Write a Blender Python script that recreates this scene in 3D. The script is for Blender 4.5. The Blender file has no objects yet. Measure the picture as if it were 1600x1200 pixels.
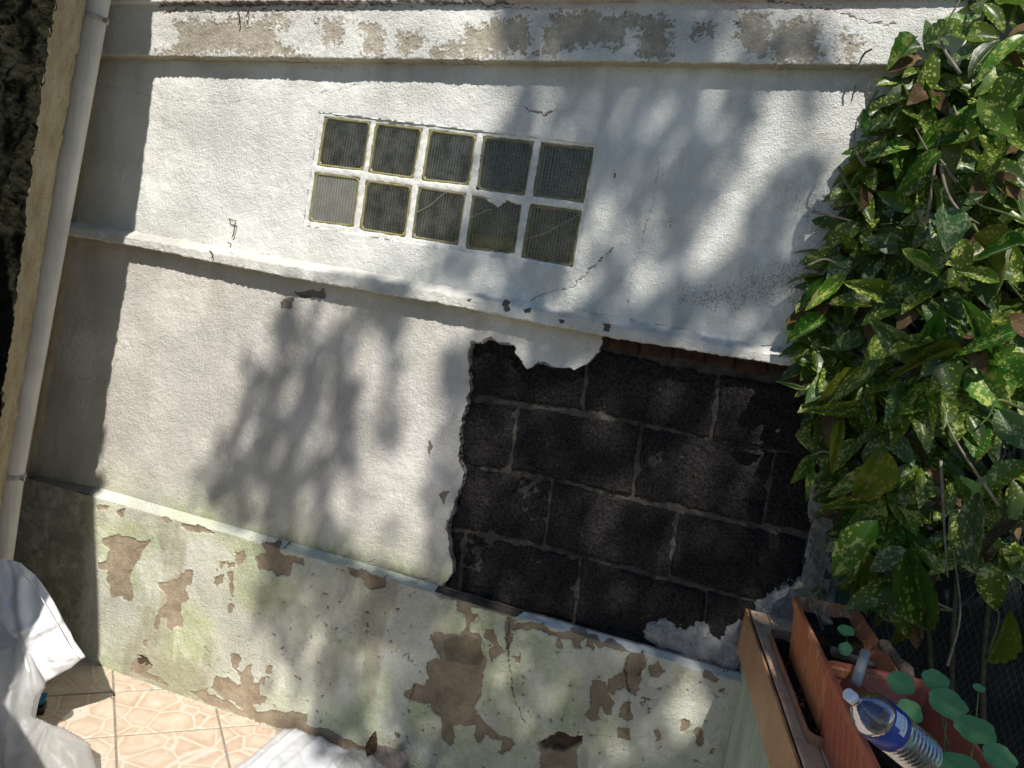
import bpy, math, random
import numpy as np
from mathutils import Vector, Matrix
random.seed(7); rng = np.random.default_rng(7)
S = bpy.context.scene
COL = S.collection
R_ = math.radians
# ---------------------------------------------------------------- camera
CAM = np.array([0.0, -2.6, 2.15])
FPX = 1200.0
# rows: world X (along the wall), Y (into the wall), Z (up) in camera axes (right, down, forward)
RW = np.array([[0.94361245, 0.19649342, -0.26643175],
               [0.2948242, -0.13271735, 0.94629002],
               [0.15057964, -0.97148157, -0.18316475]])
cam = bpy.data.cameras.new('camera'); co = bpy.data.objects.new('camera', cam); COL.objects.link(co)
cam.sensor_width = 36; cam.lens = 36*FPX/1600; cam.clip_start = .05; cam.clip_end = 500
m = Matrix([[RW[i][0], -RW[i][1], -RW[i][2]] for i in range(3)]).to_4x4()
m.translation = Vector(CAM); co.matrix_world = m
S.camera = co
# ---------------------------------------------------------------- light
SUNT = np.array([-.35, 1.0, -1.3]); SUNT = SUNT/np.linalg.norm(SUNT)      # travel of the light
w = bpy.data.worlds.new('World'); S.world = w; w.use_nodes = True
nt = w.node_tree; sky = nt.nodes.new('ShaderNodeTexSky'); sky.sky_type = 'NISHITA'; sky.sun_disc = False
sky.sun_elevation = math.asin(-SUNT[2]); sky.sun_rotation = math.atan2(-SUNT[0], -SUNT[1])
sky.altitude = 50; sky.dust_density = .1; sky.ozone_density = 5.0
bg = nt.nodes['Background']; bg.inputs[1].default_value = .08
nt.links.new(sky.outputs[0], bg.inputs[0])
sl = bpy.data.lights.new('sun', 'SUN'); sl.energy = 5.0; sl.angle = R_(.55); sl.color = (1, .955, .88)
so = bpy.data.objects.new('sun', sl); COL.objects.link(so)
so.rotation_euler = Vector(SUNT).to_track_quat('-Z', 'Y').to_euler(); so.location = (2, -6, 8)
S.view_settings.view_transform = 'Standard'; S.view_settings.look = 'None'
S.view_settings.exposure = .26; S.view_settings.gamma = 1; S.view_settings.use_curve_mapping = False

# ---------------------------------------------------------------- geometry of the place
def ray(px, py):
    return RW @ np.array([px-800.0, py-600.0, FPX])
def W(px, py, y=0.0):                       # photo pixel -> point of the plane Y = y
    d = ray(px, py); return CAM + d*((y-CAM[1])/d[1])
def G(px, py, z=0.0):                       # -> point of the horizontal plane Z = z
    d = ray(px, py); return CAM + d*((z-CAM[2])/d[2])
def WX(px, py, y=0.0):
    p = W(px, py, y); return (p[0], p[2])
AX = np.array([.15187, -.98840, 0]); BX = np.array([.98840, .15187, 0])   # low wall: towards us, to the right
OL = W(1168, 953)                            # its top left corner at the main wall
def L(a, b, z): return OL + AX*a + BX*b + np.array([0, 0, z])

# ---------------------------------------------------------------- helpers
def setp(o, label=None, cat=None, group=None, kind=None):
    if label: o['label'] = label
    if cat: o['category'] = cat
    if group: o['group'] = group
    if kind: o['kind'] = kind
    return o
def empty(name, loc=(0, 0, 0), label=None, cat=None, group=None, kind=None):
    o = bpy.data.objects.new(name, None); COL.objects.link(o); o.location = loc; o.empty_display_size = .1
    return setp(o, label, cat, group, kind)
def link(name, me, mat, parent=None):
    o = bpy.data.objects.new(name, me); COL.objects.link(o)
    if mat and not me.materials: me.materials.append(mat)
    if parent:
        o.parent = parent; o.location = -Vector(parent.location)      # meshes are in world coordinates
    return o
def mesh(name, V, F, smooth=False):
    me = bpy.data.meshes.new(name); me.from_pydata([tuple(map(float, v)) for v in V], [], [tuple(map(int, f)) for f in F]); me.update()
    if smooth: me.polygons.foreach_set('use_smooth', [True]*len(me.polygons))
    return me
def bigmesh(name, V, Q, smooth=True):
    V = np.asarray(V, np.float32); Q = np.asarray(Q, np.int32)
    me = bpy.data.meshes.new(name); me.vertices.add(len(V)); me.vertices.foreach_set('co', V.ravel())
    n = len(Q); k = Q.shape[1]; me.loops.add(n*k); me.loops.foreach_set('vertex_index', Q.ravel())
    me.polygons.add(n); me.polygons.foreach_set('loop_start', np.arange(0, n*k, k, dtype=np.int32))
    me.polygons.foreach_set('use_smooth', np.ones(n, bool) if smooth else np.zeros(n, bool))
    me.update(calc_edges=True); return me
def grid_faces(nr, nc, off=0):
    i = np.arange(nr-1)[:, None]*nc+np.arange(nc-1)[None, :]
    return (np.stack([i, i+1, i+nc+1, i+nc], -1).reshape(-1, 4)+off)
def box(V, F, c, ax, ay, az):
    c = np.asarray(c); k = len(V)
    for s in (-1, 1):
        for t in (-1, 1):
            for u in (-1, 1): V.append(c+s*np.asarray(ax)+t*np.asarray(ay)+u*np.asarray(az))
    F += [(k+a, k+b, k+c_, k+d) for a, b, c_, d in ((0, 1, 3, 2), (4, 6, 7, 5), (0, 4, 5, 1), (2, 3, 7, 6), (0, 2, 6, 4), (1, 5, 7, 3))]
def bevel_obj(o, wd=.003, seg=2):
    b = o.modifiers.new('bevel', 'BEVEL'); b.width = wd; b.segments = seg; b.limit_method = 'ANGLE'
    return o
def prism(P, up):                            # closed prism: polygon P (3d points) extruded by up
    n = len(P); V = list(P)+[np.asarray(p)+np.asarray(up) for p in P]
    F = [tuple(range(n))[::-1], tuple(range(n, 2*n))]+[(i, (i+1) % n, n+(i+1) % n, n+i) for i in range(n)]
    return V, F
def tube_geo(pts, rad, n=8, cap=True):
    pts = [np.asarray(p, float) for p in pts]; V = []; F = []
    up = np.array([.13, .21, .97]); prev = None
    for i, p in enumerate(pts):
        t = pts[min(i+1, len(pts)-1)]-pts[max(i-1, 0)]; t /= np.linalg.norm(t)+1e-9
        if prev is None: a = np.cross(t, up if abs(t@up) < .9 else np.array([1., 0, 0]))
        else: a = prev-t*(prev@t)
        a /= np.linalg.norm(a)+1e-9; prev = a; b = np.cross(t, a)
        r = rad[i] if hasattr(rad, '__len__') else rad
        for k in range(n):
            th = 2*math.pi*k/n; V.append(p+r*(math.cos(th)*a+math.sin(th)*b))
    for i in range(len(pts)-1):
        for k in range(n): F.append((i*n+k, i*n+(k+1) % n, (i+1)*n+(k+1) % n, (i+1)*n+k))
    if cap: F += [tuple(range(n))[::-1], tuple(range((len(pts)-1)*n, len(pts)*n))]
    return V, F
def tube(name, pts, rad, mat, parent=None, n=8):
    V, F = tube_geo(pts, rad, n); return link(name, mesh(name, V, F, True), mat, parent)
def smoothpts(P, n=6):                       # Catmull-Rom
    P = [np.asarray(p, float) for p in P]; P = [2*P[0]-P[1]]+P+[2*P[-1]-P[-2]]; out = []
    for i in range(1, len(P)-2):
        for k in range(n):
            t = k/n; a, b, c, d = P[i-1:i+3]
            out.append(.5*((2*b)+(-a+c)*t+(2*a-5*b+4*c-d)*t*t+(-a+3*b-3*c+d)*t**3))
    out.append(P[-2]); return out
# numpy noise
_T = rng.random((256, 256)).astype(np.float32)
def vnoise(x, y):
    xi = np.floor(x).astype(int); yi = np.floor(y).astype(int); fx = x-xi; fy = y-yi
    fx = fx*fx*(3-2*fx); fy = fy*fy*(3-2*fy); a = xi & 255; b = yi & 255; a1 = (a+1) & 255; b1 = (b+1) & 255
    return ((_T[a, b]*(1-fx)+_T[a1, b]*fx)*(1-fy)+(_T[a, b1]*(1-fx)+_T[a1, b1]*fx)*fy)*2-1
def fbm(x, y, s, o=4, g=.5):
    r = 0; a = 1
    for i in range(o):
        r = r+a*vnoise(x*s+17.3*i+5, y*s+31.7*i+9); a *= g; s *= 2.03
    return r
def sdpoly(x, y, P):                         # signed distance, negative inside
    P = np.asarray(P, float); d = np.full(x.shape, 1e9); ins = np.zeros(x.shape, bool); n = len(P)
    for i in range(n):
        ax, ay = P[i]; bx, by = P[(i+1) % n]; ex, ey = bx-ax, by-ay; wx = x-ax; wy = y-ay
        t = np.clip((wx*ex+wy*ey)/(ex*ex+ey*ey+1e-12), 0, 1)
        d = np.minimum(d, (wx-t*ex)**2+(wy-t*ey)**2)
        c = ((ay > y) != (by > y)) & (x < (bx-ax)*(y-ay)/((by-ay) if by != ay else 1e-12)+ax); ins ^= c
    return np.where(ins, -1, 1)*np.sqrt(d)
def sdline(x, y, P):
    d = np.full(x.shape, 1e9)
    for (ax, ay), (bx, by) in zip(P[:-1], P[1:]):
        ex, ey = bx-ax, by-ay; wx = x-ax; wy = y-ay
        t = np.clip((wx*ex+wy*ey)/(ex*ex+ey*ey+1e-12), 0, 1); d = np.minimum(d, (wx-t*ex)**2+(wy-t*ey)**2)
    return np.sqrt(d)
def sstep(a, b, x):
    t = np.clip((x-a)/(b-a), 0, 1); return t*t*(3-2*t)

# ---------------------------------------------------------------- materials
class NT:
    def __init__(s, name):
        s.m = bpy.data.materials.new(name); s.m.use_nodes = True; s.t = s.m.node_tree; s.b = s.t.nodes['Principled BSDF']
        s.out = s.t.nodes['Material Output']
    def n(s, typ, **k):
        o = s.t.nodes.new('ShaderNode'+typ)
        for a, v in k.items():
            if a.startswith('i_'):
                key = a[2:]; key = int(key) if key.isdigit() else key.replace('_', ' ')
                s.set(o.inputs[key], v)
            else: setattr(o, a, v)
        return o
    def set(s, sock, v):
        if isinstance(v, bpy.types.NodeSocket): s.t.links.new(v, sock)
        elif isinstance(v, tuple) and len(v) == 3 and sock.type == 'RGBA': sock.default_value = (*v, 1)
        else: sock.default_value = v
    def noise(s, scale, detail=4, rough=.55, vec=None, dist=0):
        o = s.n('TexNoise'); o.inputs['Scale'].default_value = scale; o.inputs['Detail'].default_value = detail
        o.inputs['Roughness'].default_value = rough; o.inputs['Distortion'].default_value = dist
        if vec is not None: s.t.links.new(vec, o.inputs['Vector'])
        return o.outputs[0]
    def ramp(s, v, stops):
        o = s.n('ValToRGB'); s.set(o.inputs[0], v); e = o.color_ramp.elements
        while len(e) < len(stops): e.new(.5)
        for q, (p, c) in zip(e, stops): q.position = p; q.color = (*c, 1) if isinstance(c, tuple) else (c, c, c, 1)
        return o.outputs[0]
    def mix(s, f, a, b, mode='MIX'):
        o = s.n('MixRGB'); o.blend_type = mode; s.set(o.inputs[0], f); s.set(o.inputs[1], a); s.set(o.inputs[2], b); return o.outputs[0]
    def math(s, op, a, b=0., c=None):
        o = s.n('Math'); o.operation = op; s.set(o.inputs[0], a); s.set(o.inputs[1], b)
        if c is not None: s.set(o.inputs[2], c)
        return o.outputs[0]
    def bump(s, h, st=.3, d=.01, normal=None):
        o = s.n('Bump'); o.inputs['Strength'].default_value = st; o.inputs['Distance'].default_value = d; s.set(o.inputs['Height'], h)
        if normal is not None: s.set(o.inputs['Normal'], normal)
        return o.outputs[0]
    def pos(s): return s.n('NewGeometry').outputs['Position']
    def fin(s, col=None, rough=.8, normal=None, spec=None, **k):
        if col is not None: s.set(s.b.inputs['Base Color'], col)
        s.set(s.b.inputs['Roughness'], rough)
        if normal is not None: s.set(s.b.inputs['Normal'], normal)
        if spec is not None: s.b.inputs['Specular IOR Level'].default_value = spec
        for a, v in k.items(): s.set(s.b.inputs[a.replace('_', ' ')], v)
        return s.m
def simple(name, c1, c2, scale=20, rough=.8, bst=.3, bd=.004, bscale=120, spec=.3, detail=5):
    t = NT(name); p = t.pos()
    col = t.ramp(t.noise(scale, detail, .6, p), [(.3, c1), (.7, c2)])
    return t.fin(col, rough, t.bump(t.noise(bscale, 5, .6, p), bst, bd), spec)

def wall_material():
    t = NT('painted_render'); p = t.pos()
    a = t.n('Attribute'); a.attribute_name = 'paint'; b = t.n('Attribute'); b.attribute_name = 'wear'
    sp = t.n('SeparateColor'); t.set(sp.inputs[0], b.outputs['Color'])
    peel, crack, speck = sp.outputs
    fine = t.noise(420, 3, .6, p); mid = t.noise(95, 4, .65, p); big = t.noise(14, 5, .6, p); grain = t.noise(1400, 2, .5, p)
    # paint with faint unevenness
    col = t.mix(.22, a.outputs['Color'], t.ramp(mid, [(.3, .35), (.7, .95)]), 'OVERLAY')
    col = t.mix(.25, col, t.ramp(fine, [(.3, .3), (.65, .9)]), 'OVERLAY')
    # little pock marks and dirt grains where speck is high
    v = t.math('ADD', t.math('MULTIPLY', t.noise(150, 5, .75, p), .75), t.math('MULTIPLY', t.noise(38, 4, .6, p), .25))
    thr = t.math('SUBTRACT', .71, t.math('MULTIPLY', speck, .22))
    sm = t.math('MULTIPLY', t.math('GREATER_THAN', v, thr), t.math('GREATER_THAN', speck, .02))
    col = t.mix(t.math('MULTIPLY', sm, .6), col, (.24, .23, .21))
    # peeled areas: value .5 is the edge
    pj = t.math('ADD', peel, t.math('MULTIPLY', t.math('SUBTRACT', t.noise(170, 4, .7, p), .5), .22))
    pm = t.n('MapRange'); t.set(pm.inputs[0], pj); pm.inputs[1].default_value = .485; pm.inputs[2].default_value = .515
    pm = pm.outputs[0]
    cem = t.ramp(t.noise(22, 6, .7, p), [(.25, (.19, .15, .11)), (.5, (.28, .23, .175)), (.8, (.37, .32, .26))])
    cem = t.mix(.35, cem, t.ramp(fine, [(.3, .2), (.7, .85)]), 'OVERLAY')
    c2 = t.n('Attribute'); c2.attribute_name = 'under'
    cem = t.mix(1, cem, c2.outputs['Color'], 'MULTIPLY')
    # pale lip of paint round the patches
    lip = t.n('MapRange'); t.set(lip.inputs[0], pj); lip.inputs[1].default_value = .40; lip.inputs[2].default_value = .47
    col = t.mix(t.math('MULTIPLY', lip.outputs[0], .35), col, (.68, .68, .62))
    col = t.mix(pm, col, cem)
    ck = t.math('ADD', crack, t.math('MULTIPLY', t.math('SUBTRACT', t.noise(260, 3, .6, p), .5), .35))
    cm = t.n('MapRange'); t.set(cm.inputs[0], ck); cm.inputs[1].default_value = .55; cm.inputs[2].default_value = .8
    col = t.mix(t.math('MULTIPLY', cm.outputs[0], .75), col, (.08, .07, .062))
    h = t.math('ADD', t.math('MULTIPLY', mid, 1.0), t.math('MULTIPLY', fine, .75)); h = t.math('ADD', h, t.math('MULTIPLY', t.noise(165, 3, .7, p), 1.1))
    pit_shade = t.math('MULTIPLY', t.math('GREATER_THAN', t.noise(140, 2, .6, p), .66), 1.)
    col = t.mix(t.math('MULTIPLY', pit_shade, .28), col, (.28, .26, .22))  # shading of small pits painted into the colour, without relief
    h = t.math('SUBTRACT', h, t.math('MULTIPLY', sm, .25))
    h = t.math('SUBTRACT', h, t.math('MULTIPLY', pm, .55))
    h = t.math('SUBTRACT', h, cm.outputs[0])
    h = t.math('ADD', h, t.math('MULTIPLY', grain, .15))
    amp = t.ramp(t.noise(3.2, 4, .6, p), [(.35, .35), (.65, 1.25)])
    h = t.math('MULTIPLY', h, amp)
    return t.fin(col, .88, t.bump(h, 1., .0065), .25)
M = {}
M['wall'] = wall_material()
def rough_cast():
    t = NT('roughcast_beige'); p = t.pos()
    c = t.ramp(t.noise(9, 5, .6, p), [(.25, (.24, .19, .105)), (.55, (.36, .30, .19)), (.8, (.42, .37, .26))])
    c = t.mix(.4, c, t.ramp(t.noise(130, 4, .7, p), [(.3, .25), (.7, .85)]), 'OVERLAY')
    return t.fin(c, .95, t.bump(t.noise(140, 5, .7, p), .8, .008), .2)
M['roughcast'] = rough_cast()
M['shade_dark_wall'] = simple('shade_dark_roughcast', (.010, .011, .006), (.028, .027, .016), 18, .95, 1, .02, 60, .1)  # near-black base colour stands for the deep shade on this face
M['block'] = None
def block_mat():
    t = NT('slag_block'); p = t.pos()
    c = t.ramp(t.noise(75, 8, .8, p), [(.3, (.018, .017, .018)), (.52, (.044, .040, .040)), (.78, (.105, .094, .088))])
    f = t.noise(210, 2, .5, p)
    c = t.mix(t.math('MULTIPLY', t.math('GREATER_THAN', t.noise(125, 2, .6, p), .56), .75), c, (.007, .006, .006))
    c = t.mix(t.math('MULTIPLY', t.math('GREATER_THAN', t.noise(98, 3, .7, p), .61), .4), c, (.13, .118, .11))
    c = t.mix(t.math('GREATER_THAN', f, .735), c, (.26, .23, .21))
    c = t.mix(t.math('MULTIPLY', t.math('GREATER_THAN', t.noise(9, 6, .7, p), .64), .12), c, (.07, .06, .052))
    return t.fin(c, .96, t.bump(t.math('ADD', t.noise(120, 5, .75, p), t.noise(45, 4, .6, p)), 1, .035), .15)
M['block'] = block_mat()
M['mortar'] = simple('old_mortar', (.032, .028, .025), (.10, .088, .076), 28, .95, .9, .007, 180, .15)
M['brick'] = simple('dark_red_brick', (.025, .018, .015), (.075, .038, .028), 30, .95, .8, .006, 150, .15)
M['cement'] = simple('grey_cement', (.17, .175, .18), (.36, .37, .37), 25, .9, 1, .012, 90, .2)
M['joint'] = simple('white_joint_plaster', (.50, .50, .47), (.76, .76, .72), 40, .85, .6, .004, 190, .25)
def pipe_mat():
    t = NT('grey_plastic_pipe'); p = t.pos()
    c = t.ramp(t.noise(6, 5, .6, p), [(.3, (.42, .40, .35)), (.7, (.53, .51, .455))])
    c = t.mix(t.math('MULTIPLY', t.math('GREATER_THAN', t.noise(75, 4, .7, p), .68), .6), c, (.16, .13, .1))
    mp = t.n('Mapping'); t.set(mp.inputs[0], p); mp.inputs['Scale'].default_value = (1, 1, .06)
    c = t.mix(t.math('MULTIPLY', t.ramp(t.noise(55, 5, .7, mp.outputs[0]), [(.48, 0.), (.7, 1.)]), .4), c, (.26, .24, .19))
    return t.fin(c, .42, t.bump(t.noise(8, 3, .5, p), .1, .01), .45)
M['pipe'] = pipe_mat()
M['metal'] = simple('dull_zinc', (.22, .21, .19), (.38, .37, .34), 40, .5, .2, .002, 200, .5)
M['rust'] = simple('rusty_iron', (.05, .028, .018), (.12, .06, .035), 80, .8, .4, .002, 300, .3)
M['post'] = simple('dark_green_paint', (.004, .05, .042), (.008, .075, .06), 12, .4, .1, .002, 80, .5)
M['wire'] = simple('dark_wire', (.008, .012, .012), (.02, .028, .028), 30, .6, .1, .001, 80, .4)
M['net'] = simple('dark_shade_netting', (.006, .009, .010), (.016, .021, .022), 60, .9, .6, .003, 300, .2)
M['soil'] = simple('black_potting_soil', (.008, .006, .005), (.045, .032, .024), 90, .95, 1, .012, 160, .2)
M['bark'] = simple('bark_and_dead_wood', (.11, .07, .045), (.34, .25, .17), 40, .9, .9, .006, 120, .2)
def terracotta(name, a, b, streak):
    t = NT(name); p = t.pos(); mp = t.n('Mapping'); t.set(mp.inputs[0], p); mp.inputs['Scale'].default_value = (1, 1, .12)
    c = t.ramp(t.noise(14, 5, .6, p), [(.3, a), (.7, b)])
    s = t.noise(70, 4, .65, mp.outputs[0])
    c = t.mix(t.math('MULTIPLY', t.ramp(s, [(.52, 0.), (.66, 1.)]), streak), c, (.62, .42, .29))
    c = t.mix(t.math('MULTIPLY', t.ramp(t.noise(5, 5, .6, mp.outputs[0]), [(.5, 0.), (.7, 1.)]), streak*.8), c, (.13, .055, .035))
    return t.fin(c, .55, t.bump(t.noise(90, 4, .6, p), .25, .003), .4)
M['pot_old'] = terracotta('weathered_terracotta_plastic', (.40, .115, .04), (.54, .20, .08), .75)
M['pot_new'] = terracotta('clean_terracotta_plastic', (.40, .105, .058), (.48, .135, .075), .12)
M['tray'] = terracotta('brown_tray_plastic', (.24, .115, .07), (.34, .17, .11), .3)
M['fascia'] = simple('tan_glazed_tile', (.40, .215, .10), (.50, .30, .16), 7, .45, .15, .002, 60, .45)
M['top_tile'] = simple('dusty_brown_tile', (.52, .33, .21), (.74, .56, .40), 16, .7, .4, .003, 120, .3)
M['grout'] = simple('dark_grout', (.05, .04, .032), (.13, .11, .09), 40, .95, .4, .003, 200, .2)
M['grout_floor'] = simple('grey_floor_grout', (.19, .165, .13), (.34, .31, .26), 40, .95, .4, .003, 200, .2)
def low_wall_mat():
    t = NT('green_stained_white_paint'); p = t.pos(); mp = t.n('Mapping'); t.set(mp.inputs[0], p); mp.inputs['Scale'].default_value = (1, 1, .15)
    c = t.ramp(t.noise(16, 5, .6, mp.outputs[0]), [(.3, (.27, .34, .26)), (.5, (.40, .46, .37)), (.72, (.55, .58, .50))])
    c = t.mix(t.math('MULTIPLY', t.ramp(t.noise(45, 5, .7, mp.outputs[0]), [(.5, 0.), (.72, 1.)]), .55), c, (.17, .22, .16))
    return t.fin(c, .85, t.bump(t.noise(110, 5, .65, p), .4, .004), .25)
M['low_wall'] = low_wall_mat()
def tile_mat():
    t = NT('crazy_paving_ceramic'); oi = t.n('ObjectInfo'); p = t.pos()
    off = t.n('VectorMath'); off.operation = 'SCALE'; cb = t.n('CombineXYZ'); t.set(cb.inputs[0], oi.outputs['Random']); t.set(cb.inputs[1], oi.outputs['Random'])
    t.set(off.inputs[0], cb.outputs[0]); off.inputs[3].default_value = 37.
    ad = t.n('VectorMath'); ad.operation = 'ADD'; t.set(ad.inputs[0], p); t.set(ad.inputs[1], off.outputs[0])
    fl = t.n('VectorMath'); fl.operation = 'MULTIPLY'; t.set(fl.inputs[0], ad.outputs[0]); fl.inputs[1].default_value = (1, 1, 0)
    nz = t.n('TexNoise'); nz.inputs['Scale'].default_value = 14; t.set(nz.inputs['Vector'], fl.outputs[0])
    ws = t.n('VectorMath'); ws.operation = 'SCALE'; t.set(ws.inputs[0], nz.outputs['Color']); ws.inputs[3].default_value = .014
    ad2 = t.n('VectorMath'); ad2.operation = 'ADD'; t.set(ad2.inputs[0], fl.outputs[0]); t.set(ad2.inputs[1], ws.outputs[0])
    v = t.n('TexVoronoi'); v.feature = 'DISTANCE_TO_EDGE'; v.inputs['Scale'].default_value = 8.2; t.set(v.inputs['Vector'], ad2.outputs[0]); v.inputs['Randomness'].default_value = .8
    v2 = t.n('TexVoronoi'); v2.feature = 'F1'; v2.inputs['Scale'].default_value = 8.2; t.set(v2.inputs['Vector'], ad2.outputs[0]); v2.inputs['Randomness'].default_value = .8
    c = t.ramp(t.noise(13, 5, .62, fl.outputs[0]), [(.3, (.55, .405, .30)), (.5, (.62, .51, .40)), (.7, (.67, .60, .50))])
    
    e = t.ramp(v.outputs['Distance'], [(.018, 0.), (.055, 1.)])
    edge = t.ramp(v.outputs['Distance'], [(.05, (.80, .60, .46)), (.2, (1, 1, 1))])
    c = t.mix(.45, c, edge, 'MULTIPLY')
    c = t.mix(e, (.63, .575, .485), c)
    c = t.mix(t.math('MULTIPLY', t.ramp(t.noise(40, 6, .7, p), [(.45, 0.), (.75, 1.)]), .35), c, (.42, .36, .28))
    return t.fin(c, .42, t.bump(t.math('ADD', e, t.math('MULTIPLY', t.noise(60, 4, .6, p), .5)), .35, .002), .4)
M['tile'] = tile_mat()
M['ground'] = simple('garden_ground', (.05, .06, .03), (.10, .10, .06), 6, .9, .3, .004, 60, .2)

# ---------------------------------------------------------------- floor
floor = setp(empty('floor', (0, 0, 0)), kind='structure')
floor['label'] = 'terrace floor of cream and orange crazy paving tiles'
g = link('terrace_bed', mesh('terrace_bed', [(-30, -30, -.012), (30, -30, -.012), (30, 30, -.012), (-30, 30, -.012)], [(0, 1, 2, 3)]), M['ground'], floor); g['kind'] = 'structure'
gr = link('grout_bed', mesh('grout_bed', [(-4.2, -1.9, -.004), (2.2, -1.9, -.004), (2.2, .1, -.004), (-4.2, .1, -.004)], [(0, 1, 2, 3)]), M['grout_floor'], floor)
P0 = G(181, 1150)[:2]; e1 = G(345, 1137)[:2]-P0; e2 = P0-G(178, 1081)[:2]
gp = .004
def tmesh():
    u1 = e1/np.linalg.norm(e1); u2 = e2/np.linalg.norm(e2)
    c = [np.zeros(2)+(u1+u2)*gp, e1+(-u1+u2)*gp, e1+e2-(u1+u2)*gp, e2+(u1-u2)*gp]
    V = [(*p, -.008) for p in c]+[(*p, -.001) for p in c]
    i = .003; ci = [c[0]+(u1+u2)*i, c[1]+(u2-u1)*i, c[2]-(u1+u2)*i, c[3]+(u1-u2)*i]
    V += [(*p, .001) for p in ci]
    F = [(0, 1, 5, 4), (1, 2, 6, 5), (2, 3, 7, 6), (3, 0, 4, 7), (4, 5, 9, 8), (5, 6, 10, 9), (6, 7, 11, 10), (7, 4, 8, 11), (8, 9, 10, 11)]
    return mesh('tile', V, [f[::-1] for f in F] if np.cross(e1, e2) < 0 else F)
tm = tmesh(); tm.materials.append(M['tile'])
for i in range(-8, 16):
    for j in range(-8, 16):
        p = P0+e1*i+e2*j; c = p+(e1+e2)/2
        if -3.6 < c[0] < 1.4 and -1.9 < c[1] < .12:
            o = bpy.data.objects.new('tile', tm); COL.objects.link(o); o.parent = floor
            o.location = (p[0], p[1], random.uniform(-.0006, .0006))

# ---------------------------------------------------------------- the rendered wall
XL, XR = -3.02, .44
dx = .0042
NC = int((XR-XL)/dx)+1
xs = np.linspace(XL, XR, NC)
def zline(pts, y=0.):
    q = np.array([W(a, b, y) for a, b in pts]); k = np.polyfit(q[:, 0], q[:, 2], 1)
    return np.polyval(k, xs)
def zcurve(pts, y=0.):
    q = np.array([W(a, b, y) for a, b in pts]); k = np.polyfit(q[:, 0], q[:, 2], 1)
    b = np.polyval(k, xs); r = q[:, 2]-np.polyval(k, q[:, 0]); o = np.argsort(q[:, 0])
    return b+np.interp(xs, q[o, 0], r[o])
YB, YM, YP = -.055, -.058, -.035             # how far band, string course and plinth stand out
z_top = np.full(NC, 3.35)
z_cop = zcurve([(180, 8), (600, 6), (1180, 2), (1480, -2)], YB)
z_bb = zcurve([(157, 87), (450, 91), (600, 93), (1200, 100.5), (1420, 103)], YB)
z_c1 = zcurve([(118, 345), (440, 402), (600, 428), (980, 499), (1225, 543)])
z_c2 = zcurve([(118, 370), (202, 384), (440, 432), (600, 460), (710, 479), (940, 526), (1255, 576)], YM)
z_d1 = zcurve([(50, 742), (152, 761), (560, 877), (808, 950), (1148, 1047)])
z_d2 = zcurve([(147, 778), (560, 891), (808, 966), (1148, 1064)], YP)
rows = []; part = []
def add_rows(name, za, zb, ya, yb, n, ease=None):
    for k in range(n):
        t = (k+.5)/n if n > 2 else (k/(n-1) if n > 1 else 0)
        if n > 2: t = k/(n-1)
        rows.append((za*(1-t)+zb*t, ya*(1-t)+yb*t)); part.append(name)
def nrow(a, b): return max(3, int(np.mean(a-b)/dx)+1)
add_rows('coping', z_top, z_cop+.004, YB-.022, YB-.022, nrow(z_top, z_cop))
add_rows('coping', z_cop+.002, z_cop, YB-.020, YB, 3)
i_band = len(rows); add_rows('top_band', z_cop-.001, z_bb+.004, YB, YB, nrow(z_cop, z_bb))
add_rows('top_band', z_bb+.001, z_bb, YB+.003, -.001, 7)
i_up = len(rows); add_rows('upper_panel', z_bb-.001, z_c1, 0, 0, nrow(z_bb, z_c1))
i_sc = len(rows); add_rows('string_course', z_c1-.0005, z_c1-.022, 0, YM+.004, 8)
add_rows('string_course', z_c1-.026, z_c2+.004, YM, YM-.002, 14)
add_rows('string_course', z_c2+.0005, z_c2, YM+.003, -.001, 8)
i_lo = len(rows); add_rows('lower_panel', z_c2-.001, z_d1, 0, 0, nrow(z_c2, z_d1))
i_pc = len(rows); add_rows('plinth_cap', z_d1-.0005, z_d2+.003, 0, YP+.001, 10)
i_pl = len(rows); add_rows('plinth', z_d2-.001, np.full(NC, -.004), YP, YP, nrow(z_d2, np.zeros(1)))
NRW = len(rows)
ZZ = np.array([r[0] for r in rows]); YY = np.array([np.broadcast_to(r[1], NC) for r in rows]).astype(float).copy()
XX = np.broadcast_to(xs, ZZ.shape).copy(); part = np.array(part)
def z7(L_): return [WX(x/2.6667, 750+y/2.6667, YP) for x, y in L_]
def z8(L_, y=YP): return [WX(560+a/2.5, 840+b/2.5, y) for a, b in L_]
def z1(L_, y=YB): return [WX(a/2.6667, b/2.6667, y) for a, b in L_]
def z9(L_, y=YB): return [WX(600+a/2.6667, b/2.6667, y) for a, b in L_]
def z3(L_, y=YB): return [WX(1000+a/2.6667, b/2.6667, y) for a, b in L_]
def z2(L_, y=0.): return [WX(440+a/2.963, 140+b/2.963, y) for a, b in L_]
def z6(L_, y=0.): return [WX(660+a/2.353, 500+b/2.353, y) for a, b in L_]
def px(L_, y=0.): return [WX(a, b, y) for a, b in L_]
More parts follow.
